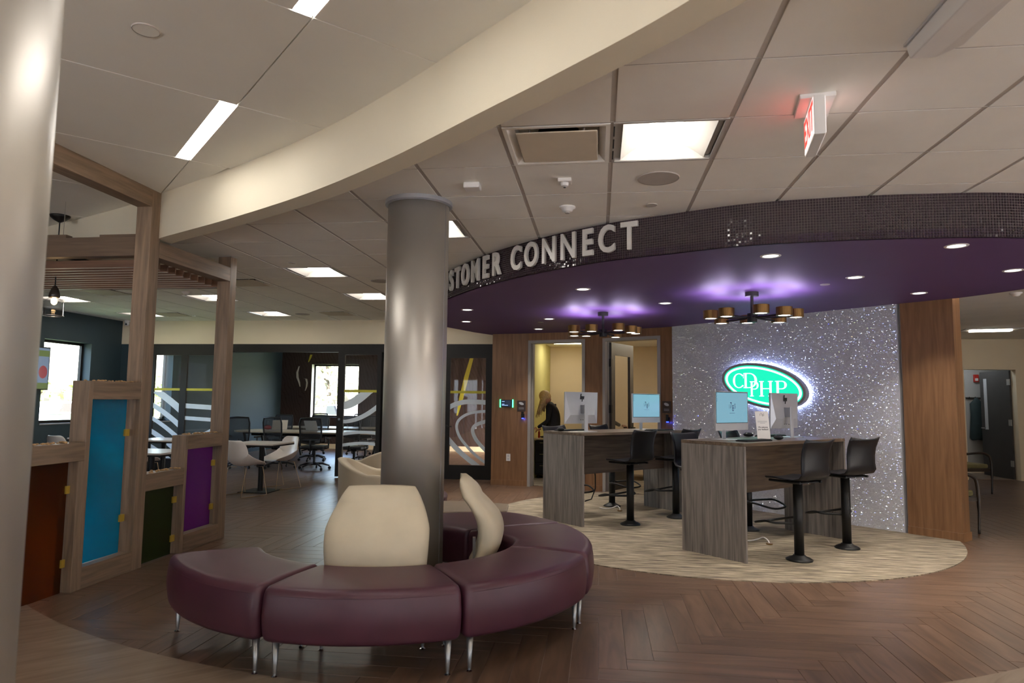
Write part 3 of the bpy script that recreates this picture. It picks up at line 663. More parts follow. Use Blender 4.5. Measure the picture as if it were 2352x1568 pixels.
h = MB().cyl(0, 0, 0, .02, .03).xform(Matrix.Translation((-2.735, YS-.03, .955)) @ Matrix.Rotation(pi/2, 4, 'X')); h.box(-2.745, -2.62, YS-.085, YS-.07, .945, .965).box(-2.745, -2.725, YS-.085, YS-.03, .945, .965)
h.build('door_handle', 'black_metal', d4, bevel=.003)
h = MB().cyl(0, 0, 0, .03, .022).xform(Matrix.Translation((-4.72, YS-.10, 1.06)) @ Matrix.Rotation(pi/2, 4, 'X')); h.build('door_handle', 'chrome', d3)
# side of the curved oak wall returning to the glazed front, then the oak wall itself
wo = sroot('wall_oak')
OAK = [(-1.83, 11.60), (-1.19, 11.49), (-.22, 11.20), (.07, 11.07), (.95, 10.62), (1.12, 10.50)]
def oak_seg(a, b, z0, z1, name='oak_panel', th=.14, m='oak'):
    d = Vector((b[0]-a[0], b[1]-a[1])).normalized(); n = (-d.y*th, d.x*th)
    return MB().prism([a, b, (b[0]+n[0], b[1]+n[1]), (a[0]+n[0], a[1]+n[1])], z0, z1).build(name, m, wo)
oak_seg(OAK[0], OAK[1], 0, 2.9); oak_seg(OAK[2], OAK[3], 0, 2.9); oak_seg(OAK[4], OAK[5], 0, 2.9)
oak_seg(OAK[1], OAK[2], 2.46, 2.9, 'oak_header'); oak_seg(OAK[3], OAK[4], 2.46, 2.9, 'oak_header')
oak_seg((-1.88, 12.25), OAK[0], 0, 2.9, 'oak_return', .1)
for a, b in ((OAK[0], OAK[1]), (OAK[2], OAK[3])):
    d = Vector((b[0]-a[0], b[1]-a[1])).normalized(); n = (d.y*.012, -d.x*.012)
    MB().prism([a, b, (b[0]+n[0], b[1]+n[1]), (a[0]+n[0], a[1]+n[1])], 0, .09).build('skirting', 'oak', wo)
def door_case(name, a, b):
    r = sroot(name); d = Vector((b[0]-a[0], b[1]-a[1])); Lh = d.length; d.normalize(); ang = atan2(d.y, d.x); m = RZ(ang, (a[0], a[1], 0))
    f = MB(); f.box(0, .05, -.015, .17, 0, 2.46, m).box(Lh-.05, Lh, -.015, .17, 0, 2.46, m).box(.05, Lh-.05, -.015, .17, 2.41, 2.46, m)
    f.box(.05, .065, .06, .10, 0, 2.41, m).box(Lh-.065, Lh-.05, .06, .10, 0, 2.41, m); f.build('door_frame', 'frame_grey', r); return r, m, Lh
d5, m5, l5 = door_case('door_5', OAK[1], OAK[2]); d6, m6, l6 = door_case('door_6', OAK[3], OAK[4])
# offices behind the oak wall
wof = sroot('wall_office_left')
MB().prism([(-1.40, 11.75), (-1.28, 11.72), (-1.02, 14.5), (-1.14, 14.5)], 0, 2.6).build('wall_section', 'yellow_wall', wof)
wof = sroot('wall_office_back')
MB().prism([(-1.02, 14.42), (1.75, 14.42), (1.75, 14.56), (-1.14, 14.56)], 0, 2.6).build('wall_section', 'beige_wall', wof)
wof = sroot('wall_office_middle')
MB().prism([(-.25, 11.46), (-.14, 11.40), (-.06, 14.4), (-.14, 14.4)], 0, 2.6).build('wall_section', 'beige_wall', wof)
wof = sroot('wall_office_right')
MB().prism([(1.13, 10.75), (1.2, 10.6), (1.80, 14.5), (1.70, 14.5)], 0, 2.6).build('wall_section', 'beige_wall', wof)
wof = sroot('ceiling_office')
MB().prism([(-1.4, 11.70), (-1.1, 11.62), (.1, 11.24), (1.12, 10.7), (1.9, 14.6), (-1.4, 14.6)], 2.60, 2.64).build('ceiling_board', 'tile', wof)
wof = sroot('floor_office')
MB().prism([(-1.28, 11.66), (-.2, 11.36), (0, 11.2), (1.12, 10.66), (1.75, 14.5), (-1.05, 14.5)], .001, .007).build('office_carpet', 'carpet', wof)
# sparkling feature wall and oak pier (45 degree wall, a = 8.2)
ws = sroot('wall_feature', (*AB(8.205, 0), 0), RAD(-45))       # local x = b direction, local y = away from the desks
b0, b1 = (1.12-10.5)/S2, (3.39-8.21)/S2; b2 = (3.80-7.80)/S2
bx(b0, b1, 0, .20, 0, 2.9).build('feature_panel', 'sparkle', ws)
bx(b1, b1+.012, .0, .20, 0, 2.9).build('feature_end', 'silver', ws)
bx(b1+.045, b2, .0, .20, 0, 2.9).build('oak_pier', 'oak', ws); bx(b1+.012, b1+.045, .05, .20, 0, 2.9).build('shadow_gap', 'frame_grey', ws)
bx(b1+.045, b2+.012, -.012, .21, .0, .09).build('skirting', 'oak', ws)
# far right corridor wall, door and room beyond
YR = 14.4; wr = sroot('wall_right')
D7 = (7.13, 8.13, 2.17)
bx(1.9, D7[0], YR, YR+.14, 0, 2.76).build('wall_section', 'cream_wall', wr); bx(D7[1], 9.7, YR, YR+.14, 0, 2.76).build('wall_section', 'cream_wall', wr)
bx(D7[0], D7[1], YR, YR+.14, D7[2], 2.76).build('wall_section', 'cream_wall', wr)
bx(9.4, 9.6, -4.2, YR, 0, .25).build('wall_section', 'cream_wall', wr); bx(9.4, 9.6, -4.2, YR, 2.3, 2.95).build('wall_section', 'cream_wall', wr)
for y0, y1 in ((-4.2, -3.4), (.6, 1.4), (5.4, YR)): bx(9.4, 9.6, y0, y1, .25, 2.3).build('wall_section', 'cream_wall', wr)  # openings added in this unseen wall to lighten the ceiling at right
bx(8.35, 9.4, 12.9, YR, 2.35, 2.76).build('bulkhead', 'cream_wall', wr)
r7 = sroot('door_7'); f = MB(); f.box(D7[0]-.03, D7[0]+.03, YR-.02, YR+.15, 0, D7[2]+.03).box(D7[1]-.03, D7[1]+.05, YR-.02, YR+.15, 0, D7[2]+.03).box(D7[0]+.03, D7[1]-.03, YR-.02, YR+.15, D7[2]-.02, D7[2]+.03)
f.build('door_frame', 'cream_wall', r7)
lf = RZ(RAD(94), (D7[1]-.04, YR+.15, 0)); f = MB(); f.box(0, .92, -.022, .022, .01, D7[2]-.03, lf); f.build('door_leaf', 'door_dark', r7)
f = MB(); f.box(.70, .80, .022, .026, .95, 2.0, lf); f.build('vision_pane', 'silver', r7)
f = MB(); f.box(.84, .86, .02, .07, .97, .99, lf).box(.74, .86, .06, .075, .97, .99, lf); f.build('door_handle', 'chrome', r7)
f = MB()
for z_ in (.25, 1.05, 1.85): f.box(-.02, .07, .022, .03, z_, z_+.12, lf)
f.build('hinge', 'chrome', r7)
MB().box(6.4, 9.4, 15.85, 15.99, 0, 2.6).box(6.3, 6.4, YR+.14, 15.99, 0, 2.6).box(9.4, 9.5, YR+.14, 15.99, 0, 2.6).build('wall_section', 'grey_wall', wr)
bx(6.3, 9.5, YR+.14, 15.99, 2.6, 2.64).build('ceiling_board', 'tile', wr)
bx(6.4, 9.4, 15.835, 15.85, 0, .10).build('skirting', 'cream_wall', wr)
bx(6.4, 9.4, YR+.14, 15.84, .0, .004).build('pale_vinyl', 'plank_light', wr)
# unseen wall behind the camera: openings added to bring daylight to the ceiling
bn = sroot('wall_near'); bx(-9.5, 9.6, -4.2, -4.06, 2.3, 3.25).build('wall_section', 'cream_wall', bn); bx(-9.5, 9.6, -4.2, -4.06, 0, .25).build('wall_section', 'cream_wall', bn)
for k in range(9):
    x = -9.5+k*2.33; bx(x, x+.5, -4.2, -4.06, .25, 2.3).build('mullion', 'black_frame', bn)
# outdoors: ground and roads past the windows, plus unseen pieces that steer daylight
og = bx(-90, 60, -60, 90, -.36, -.30); o = og.build('ground', mat('grass', (.22, .27, .12, 1), .9, noise=.3, nscale=2)); o['kind'] = 'structure'
q = bx(-30, 30, -40, -4.3, -.30, -.14).build('pavement', mat('concrete', (.60, .58, .54, 1), .9, noise=.1, nscale=1)); q['kind'] = 'structure'  # pale unseen paving, put in to bounce daylight up to the ceiling
ac = mat('sky_block', (.40, .37, .33, 1), .9, noise=.1, nscale=1)
o2 = bx(-14, 14, -7.2, -4.22, 2.62, 2.80).build('sky_block_roof', ac); o2['kind'] = 'structure'; o2 = bx(9.62, 12.6, -4.2, 14, 2.62, 2.80).build('sky_block_roof', ac); o2['kind'] = 'structure'  # roofs added out of view to block sky light above the openings
o2 = bx(-40, 40, -21, -20, -.3, 6).build('sky_block_wall', ac); o2['kind'] = 'structure'; o2 = bx(25, 26, -20, 30, -.3, 6).build('sky_block_wall', ac); o2['kind'] = 'structure'  # walls added out of view to block the low sky
q = bx(9.7, 30, -4.3, 20, -.30, -.14).build('pavement', q.data.materials[0]); q['kind'] = 'structure'
o = bx(-60, 30, 27, 33, -.25, -.235).build('road', mat('pavement', (.35, .34, .33, 1), .9, noise=.1)); o['kind'] = 'structure'
o = bx(-26, -20, -30, 80, -.25, -.235).build('road', o.data.materials[0]); o['kind'] = 'structure'
# ================================================================== THINGS
# columns ----------------------------------------------------------
t = thing('round_column', 'brushed metal round column rising through the curved purple bench', 'column', (-1.34, 4.85, 0), 0, 'brushed metal columns')
MB().cyl(0, 0, .0, 2.885, .228, n=64).build('shaft', 'brushed', t, smooth='angle'); MB().lathe([(.236, 2.862), (.25, 2.87), (.25, 2.899)], n=64).build('collar', 'silver_dark', t)
bx(-.002, .002, -.2295, -.227, 0, 2.88).xform(Matrix.Rotation(RAD(75), 4, 'Z')).build('seam', 'silver_dark', t)
t = thing('round_column', 'brushed metal round column close to the camera at the left edge', 'column', (-1.515, 1.325, 0), 0, 'brushed metal columns')
MB().cyl(0, 0, .0, 3.185, .228, n=64).build('shaft', 'brushed', t, smooth='angle'); MB().lathe([(.236, 3.16), (.25, 3.168), (.25, 3.199)], n=64).build('collar', 'silver_dark', t)
for o in bpy.data.objects:
    if o.name.startswith('shaft'): o.data.shade_smooth()

# wooden divider with coloured panes --------------------------------
DX0, DX1 = -3.94, -3.80
def member(name, x0, x1, y0, y1, z0, z1, m, par): return bx(x0, x1, y0, y1, z0, z1).build(name, m, par, bevel=.003)
t = thing('timber_divider', 'tall wood-look divider with posts, beams and coloured glass panes', 'divider', (0, 0, 0))
member('post', DX0, DX1, 5.24, 5.37, 0, HIGH, 'post_v', t); member('post', DX0, DX1, 6.52, 6.64, 0, CEIL-.01, 'post_v', t)
member('post', DX0, DX1, 2.2, 2.33, 0, HIGH, 'post_v', t)
member('top_beam', DX0, DX1, 2.33, 5.24, 3.05, HIGH, 'post_y', t); member('cross_beam', DX0, DX1, 5.37, 6.52, 2.63, 2.775, 'post_y', t)
member('stile', DX0, DX1, 4.655, 4.70, 0, 1.54, 'post_v', t); member('box_beam', DX0, DX1, 4.70, 5.24, 1.40, 1.54, 'post_y', t); member('bottom_rail', DX0, DX1, 4.70, 5.24, 0, .16, 'post_y', t)
member('stile', DX0, DX1, 4.60, 4.654, 0, .944, 'post_v', t)
member('box_beam', DX0, DX1, 3.42, 4.654, .945, 1.08, 'post_y', t); member('stile', DX0, DX1, 3.36, 3.42, 0, 1.08, 'post_v', t)
member('box_beam', DX0, DX1, 5.37, 5.90, .625, .77, 'post_y', t)
member('stile', DX0, DX1, 5.90, 5.94, 0, 1.07, 'post_v', t); member('box_beam', DX0, DX1, 5.94, 6.52, .94, 1.07, 'post_y', t); member('bottom_rail', DX0, DX1, 5.94, 6.52, 0, .16, 'post_y', t)
GX = -3.875
for (y0, y1, z0, z1, m, lab, g0) in ((3.44, 4.585, .0005, .945, 'orange_glass', 'amber glass pane', 0), (4.70, 5.17, .165, 1.40, 'blue_glass', 'blue frosted glass pane', 0), (5.38, 5.86, .003, .625, 'green_glass', 'dark green glass pane', 0), (5.945, 6.47, .165, .94, 'violet_glass', 'violet glass pane', 0)):
    o = bx(GX-.004, GX+.004, y0, y1, z0, z1).build('glass_pane', m, t); o['label'] = lab
    for z_ in ((z1-z0)*.22+z0, (z1-z0)*.78+z0):
        bx(GX-.018, GX+.018, y1-.018, y1+.035 if y1 > 4.6 else y1+.014, z_-.028, z_+.028).build('glass_clip', 'clip', o)
# pebbles lying in the trough tops
random.seed(8)
pb = MB()
for (y0, y1, z_) in ((3.45, 4.58, 1.08), (4.72, 5.22, 1.54), (5.40, 5.88, .77), (5.96, 6.50, 1.07)):
    for k in range(int((y1-y0)*70)):
        pb.ball((random.uniform(DX0+.02, DX1-.02), random.uniform(y0, y1), z_+.003+random.uniform(0, .006)), random.uniform(.008, .018), 6, (1, 1.1, .45))
o = pb.build('pebbles', mat('pebble', srgb(176, 140, 96), .7, noise=.3, nscale=40)); tag(o, 'small tan pebbles strewn along the tops of the divider boxes', 'pebbles'); o['kind'] = 'stuff'
# slatted canopy behind the divider
t = thing('slat_canopy', 'dark horizontal slats hung behind the tall divider posts', 'slat ceiling', (0, 0, 0))
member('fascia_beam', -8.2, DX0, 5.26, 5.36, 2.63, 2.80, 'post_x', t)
for k in range(10):
    o = member('slat', -8.2, DX0-.002, 5.46+.118*k, 5.478+.118*k, 2.572, 2.64, 'slat', t); bx(-8.2, DX0-.002, 5.462+.118*k, 5.476+.118*k, 2.568, 2.572).build('edge_strip', 'slat_edge', o)
for x in (-4.7, -6.0, -7.3): member('carrier', x-.02, x+.02, 5.36, 6.62, 2.64, 2.68, 'black_metal', t)
member('rear_beam', -8.2, DX0, 6.62, 6.66, 2.58, 2.70, 'slat', t)
for x in (-4.85, -6.05, -7.2):
    MB().cyl(x, 5.5, 2.70, HIGH if x > -5 else HIGH, .0025, n=6).build('hanging_wire', 'chrome', t)
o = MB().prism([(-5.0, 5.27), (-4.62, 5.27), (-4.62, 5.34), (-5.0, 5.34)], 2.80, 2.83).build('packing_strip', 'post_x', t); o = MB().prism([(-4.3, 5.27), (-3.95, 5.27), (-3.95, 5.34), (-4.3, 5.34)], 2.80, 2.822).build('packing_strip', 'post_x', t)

# pendant ----------------------------------------------------------
t = thing('pendant_lamp', 'small glass jar pendant with glowing bulb beside the near column', 'lamp', (-5.28, 5.93, 0))
MB().lathe([(.012, 3.13), (.05, 3.15), (.085, 3.18), (.09, 3.198)], n=24).build('ceiling_rose', 'black_metal', t, smooth=True)
MB().cyl(0, 0, 2.49, 3.15, .006, n=8).build('cord', 'black_metal', t)
MB().lathe([(.014, 2.50), (.03, 2.47), (.045, 2.42), (.05, 2.385), (.044, 2.38)], n=24).build('socket_cap', 'dark_wood', t, smooth=True)
MB().ball((0, 0, 2.345), .028, 12, (1, 1, 1.3)).build('bulb', 'bulb', t, smooth=True)
MB().lathe([(.03, 2.385), (.055, 2.37), (.088, 2.34), (.09, 2.20), (.086, 2.20), (.084, 2.335), (.05, 2.365)], n=32, caps=(0, 0)).build('glass_jar', 'pane', t, smooth=True)
MB().tube([(.088*cos(a*pi/12), .088*sin(a*pi/12), 2.201) for a in range(24)], .004, 6, True).build('jar_rim', 'chrome', t, smooth=True)

# curved bench -----------------------------------------------------
BC = (-1.45, 4.75)
def bleg(par, x, y):
    o = MB().lathe([(.008, .004), (.010, .03), (.021, .195)], x, y, 14).build('leg', 'leg_metal', par, smooth=True)
    MB().lathe([(.014, 0), (.016, .004), (.009, .009)], x, y, 14).build('foot_glide', 'chrome', o)
def section(ri, ro, s):
    """upholstered cross-section (r, z) shrunk by s: piped top edge, softly bulging sides"""
    bot, top, c, cb = .185+s, .462-s*.75, .050, .035; ri += s; ro -= s; P = []
    P += [(ro-cb*(1-sin(t)), bot+cb*(1-cos(t))) for t in [pi/2*k/4 for k in range(5)]]
    P += [(ro+.010*sin(pi*k/6), bot+cb+(top-c-bot-cb)*k/6) for k in range(1, 6)]
    P += [(ro-c*(1-cos(t)), top-c+c*sin(t)) for t in [pi/2*k/5 for k in range(6)]]
    P += [(ro-c-(ro-ri-2*c)*k/6, top+.006*sin(pi*k/6)) for k in range(1, 6)]
    P += [(ri+c*(1-sin(t)), top-c+c*cos(t)) for t in [pi/2*k/5 for k in range(6)]]
    P += [(ri+cb*(1-cos(t)), bot+cb*(1-sin(t))) for t in [pi/2*k/4 for k in range(5)]]
    return P
def seat_module(a0, a1, lab, ri=lambda a: .86, ro=lambda a: 1.41, legs=None):
    t = thing('bench_module', lab, 'bench', (0, 0, 0), 0, 'purple bench modules')
    g = .25; R_ = .034; ends = [R_*(1-cos(pi/2*k/5)) for k in range(5)]     # distance of each end ring from the end plane
    A = [a0+g+math.degrees(e/1.15) for e in ends]; n = 22; A += [a0+g+math.degrees(R_/1.15)+(a1-a0-2*g-2*math.degrees(R_/1.15))*k/n for k in range(n+1)]; A += [a1-g-math.degrees(e/1.15) for e in ends[::-1]]
    S = [R_*(1-sin(pi/2*k/5)) for k in range(5)]; S = S+[0]*(n+1)+S[::-1]; L = []
    for a, s in zip(A, S): L.append([(BC[0]+r*cos(RAD(a)), BC[1]+r*sin(RAD(a)), z_) for r, z_ in section(ri(a), ro(a), s)])
    o = MB().loops(L).build('seat', 'purple_vinyl', t, smooth=True)
    for pg in o.data.polygons:
        if len(pg.vertices) > 6: pg.use_smooth = False
    MB().tube([(BC[0]+(ro(a)-.004)*cos(RAD(a)), BC[1]+(ro(a)-.004)*sin(RAD(a)), .424) for a in A[5:-5]], .0032, 6).build('piping', 'purple_vinyl', o)
    for (aa, rr) in legs or ((a0+2.6, 1.345), (a1-2.6, 1.345), (a0+4, .94), (a1-4, .94)): bleg(t, BC[0]+rr*cos(RAD(aa)), BC[1]+rr*sin(RAD(aa)))
    return t
seat_module(-147.5, -101, 'leftmost purple vinyl bench module with an open rounded end')
seat_module(-101, -57.5, 'front purple vinyl bench module below the broad cream backrest')
seat_module(-57.5, -12.5, 'purple vinyl bench module curving right beside the front one')
seat_module(-12.5, 34, 'purple vinyl bench module nearest the carpet at right', ri=lambda a: .86 if a < 4 else .86-.30*((a-4)/30)**1.2, legs=((-9.9, 1.345), (31, 1.33), (-7, .95), (26, .85)))
seat_module(34, 84, 'purple vinyl bench module behind the column reaching the small table', ri=lambda a: .56-.10*(a-34)/50, ro=lambda a: 1.41 if a < 60 else 1.41-.37*((a-60)/24)**1.1, legs=((37, 1.32), (59, 1.32), (79, .95), (50, .62)))
t = thing('wedge_table', 'low taupe wedge table closing the far end of the purple bench', 'table', (0, 0, 0))
MB().prism([(-.80, 6.02), (-.84, 6.42), (-1.25, 6.52), (-1.75, 6.45), (-1.72, 5.80), (-1.38, 5.85)], .425, .46).build('tabletop', 'taupe', t, bevel=.006)
for (x, y) in ((-.90, 6.10), (-.95, 6.35), (-1.62, 6.38), (-1.6, 5.92)): MB().lathe([(.010, 0), (.021, .425)], x, y, 14).build('leg', 'leg_metal', t, smooth=True)

# cream backrests ---------------------------------------------------
def backrest(ang, rr, lab):
    a = RAD(ang); t = thing('backrest_pad', lab, 'backrest', (BC[0]+rr*cos(a), BC[1]+rr*sin(a), 0), a-pi/2, 'cream backrests on the purple bench')
    # local x = along the bench, local y = outward from the ring centre
    def wid(z_): return .285 if z_ < .3 else (.285+.028*sin((z_-.3)/.34*pi/2) if z_ < .64 else .313-.098*((z_-.64)/.24)**1.35)
    def yc(z_): return -.085+.095*sin(min(max((z_-.26)/.5, 0), 1)*pi)-.11*max(0, (z_-.62)/.26)**1.6
    def th(z_): return .055+.028*sin(min(max((z_-.28)/.56, 0), 1)*pi)
    L = []; zs = [.24+.64*k/22 for k in range(23)]
    for k, z_ in enumerate(zs):
        w_, y_, h_ = wid(z_), yc(z_), th(z_)
        if k == len(zs)-1: h_ *= .35; w_ *= .965
        elif k == len(zs)-2: h_ *= .75; w_ *= .99
        ring = []
        for j in range(28):
            u = 2*pi*j/28; cu, su = cos(u), sin(u)
            X = w_*math.copysign(abs(cu)**.38, cu); Yv = h_*math.copysign(abs(su)**.8, su)
            ring.append((X, y_+Yv-.10*(X/.31)**2*.5, z_+(.012*(1-(X/w_)**2) if k > 18 else 0)))
        L.append(ring)
    MB().loops(L).build('cushion', 'cream_vinyl', t, smooth=True)
    MB().box(-.03, .03, -.13, -.11, .10, .45).box(-.03, .03, -.13, .10, .165, .18).build('bracket', 'leg_metal', t)
backrest(-80, .80, 'broad cream padded backrest standing at the front of the bench, left of the column')
backrest(11, .70, 'cream padded backrest seen edge-on right of the column')

# tub chairs behind the bench ---------------------------------------
def tub_chair(x, y, rz, m, lab, cat='armchair', w_=.37, hb=.76, ha=.60):
    """faces local +y; shell wraps the back and both sides"""
    t = thing('tub_chair', lab, cat, (x, y, 0), rz); n = 22; ou = []; inn = []
    for k in range(n+1):
        a = RAD(-20+220*k/n)              # from right front round the back to left front
        bk = max(0, sin(RAD(220*k/n-20))); h_ = ha+(hb-ha)*bk**1.2
        X, Yy = cos(a)*w_, -sin(a)*w_+.02
        if k in (0, n): Yy += .12; h_ -= .015
        ou.append((X, Yy, h_)); inn.append((X*.78, Yy*.78+.01, h_))
    L = []
    for k in range(n+1):
        X, Yy, h_ = ou[k]; x2, y2, _ = inn[k]
        L.append([(X*.93, Yy*.93, .13), (X, Yy, .18), (X*1.03, Yy*1.03, h_-.03), (X*1.05, Yy*1.05, h_-.008), (X*.98, Yy*.98, h_), (x2*1.05, y2*1.03, h_-.008), (x2, y2, h_-.03), (x2, y2, .30), (x2*.9, y2*.9, .13)])
    MB().loops(L).build('shell', m, t, smooth=True)
    P = [(cos(RAD(a))*w_*.76, -sin(RAD(a))*w_*.76+.02) for a in range(-10, 191, 20)]+[(-w_*.74, .36), (w_*.74, .36)]
    MB().prism(P, .25, .43).build('seat', m, t, bevel=.035, seg=3, smooth=True)
    for (lx, ly) in ((-.24, -.2), (.24, -.2), (-.26, .27), (.26, .27)): MB().lathe([(.011, 0), (.018, .16)], lx, ly, 10).build('leg', 'leg_metal', t)
    return t
tub_chair(-2.60, 7.60, RAD(-80), 'cream_vinyl', 'cream tub armchair left of the column, the nearer of two')
tub_chair(-2.98, 9.25, RAD(50), 'cream_vinyl', 'cream tub armchair left of the column, the farther one')
tub_chair(-1.86, 6.95, RAD(180), 'purple_vinyl', 'purple low tub seat mostly hidden behind the column', w_=.30, hb=.50, ha=.44)

# bar-height desks ---------------------------------------------------
def desk(b_lo, b_hi, lab):
    ca, cb = (5.43+7.29)/2, (b_lo+b_hi)/2; x, y = AB(ca, cb); t = thing('standing_desk', lab, 'desk', (x, y, 0), RAD(45), 'bar-height desks')
    hl, hw = (7.29-5.43)/2, (b_hi-b_lo)/2       # local x = a, local -y = b
    bx(-hl, -hl+.032, -hw, hw, 0, 1.033).build('end_panel', 'desk_v', t, bevel=.002); bx(hl-.032, hl, -hw, hw, 0, 1.033).build('end_panel', 'desk_v', t, bevel=.002)
    bx(-hl, hl, -hw, hw, 1.034, 1.066).build('desktop', 'desk_h', t, bevel=.002)
    bx(-hl+.033, hl-.033, -.012, .012, .55, 1.033).build('modesty_panel', 'desk_h', t)
    MB().tube([(-.35, .05, .60), (-.30, .08, .50), (-.28, .10, .35), (-.33, .12, .22), (-.42, .14, .2)], .008, 6).build('power_cord', 'black_metal', t, smooth=True)
    return t
desk(-6.38, -5.69, 'grey-brown bar-height desk at left, nearer the oak wall'); desk(-4.29, -3.59, 'grey-brown bar-height desk at right in front of the sparkling wall')

# floor-fixed stools ---------------------------------------------------
def stool(lab):
    t = thing('fixed_stool', lab, 'stool', (0, 0, 0), 0, 'black floor-fixed stools at the desks')
    # sitter looks along local +y
    MB().lathe([(.115, 0), (.118, .008), (.10, .022), (.06, .038), (.052, .05)], n=28).build('floor_flange', 'black_metal', t, smooth=True)
    MB().cyl(0, 0, .03, .70, .043, n=24).build('post', 'black_metal', t, smooth=True)
    f = MB(); f.box(-.10, .10, -.09, .09, .700, .708).tube([(-.15, .19, .712), (-.15, -.14, .712)], .012, 6).tube([(.15, .19, .712), (.15, -.14, .712)], .012, 6)
    f.box(-.15, .15, .08, .12, .703, .712).box(-.15, .15, -.12, -.08, .703, .712); f.build('seat_frame', 'black_metal', t)
    f = MB()
    for (x_, y_) in ((-.07, .06), (.07, .06), (-.07, -.06), (.07, -.06)): f.cyl(x_, y_, .690, .70, .008, n=8)
    f.build('bolt', 'chrome', t)
    # one moulded shell: seat turning up into the back
    prof = [(.215, .722, .165), (.20, .735, .195), (.12, .737, .205), (.0, .730, .208), (-.10, .728, .208), (-.165, .742, .205), (-.20, .78, .20), (-.215, .84, .195), (-.222, .92, .195), (-.235, 1.0, .198), (-.262, 1.07, .202), (-.282, 1.105, .198)]
    G_ = []
    for (y_, z_, w_) in prof:
        up = max(0, min(1, (z_-.76)/.1)); row = []
        for k in range(11):
            u = -1+k/5; row.append((u*w_, y_+up*.035*u*u, z_+(1-up)*.010*u*u-(up > .9 and z_ > 1.09)*.022*(1-u*u)))
        G_.append(row)
    MB().loops(G_, closed=False).build('seat_shell', 'stool', t, smooth=True, solid=.011, bevel=0)
    # swing-round footrest loop
    P = cr([(-.04, .02, .33), (-.19, .10, .335), (-.215, .20, .34), (-.15, .36, .30), (.0, .39, .29), (.15, .36, .30), (.215, .20, .34), (.19, .10, .335), (.04, .02, .33)], 4)
    P2 = cr([(-.04, .02, .24), (-.17, .16, .255), (-.15, .36, .285), (0, .395, .285), (.15, .36, .285), (.17, .16, .255), (.04, .02, .24)], 4)
    MB().tube([tuple(p) for p in P], .011, 8).build('footrest', 'black_metal', t, smooth=True)
    return t
SA = [('black fixed stool at the left desk, near side, left of its neighbour', 6.02, -5.50, 135), ('black fixed stool at the left desk, near side, close behind the right desk end', 6.85, -5.50, 140),
      ('black fixed stool at the right desk, near side, in the middle of it', 5.95, -3.38, 128), ('black fixed stool farthest right, beside the far end of the right desk', 6.84, -3.38, 122),
      ('black fixed stool behind the left desk, its back showing near the oak door frame', 6.0, -6.60, -45), ('black fixed stool behind the left desk, farther along towards the sparkling wall', 6.86, -6.60, -38),
      ('black fixed stool behind the right desk, farther from its near end', 6.87, -4.50, -42), ('black fixed stool behind the right desk, nearer the left desk', 6.02, -4.50, -50)]
s0 = stool(SA[0][0]); s0.location = (*AB(SA[0][1], SA[0][2]), .008); s0.rotation_euler = (0, 0, RAD(SA[0][3]-90))
for lab, a, b, hd in SA[1:]: dup(s0, (*AB(a, b), .008), RAD(hd-90), lab)

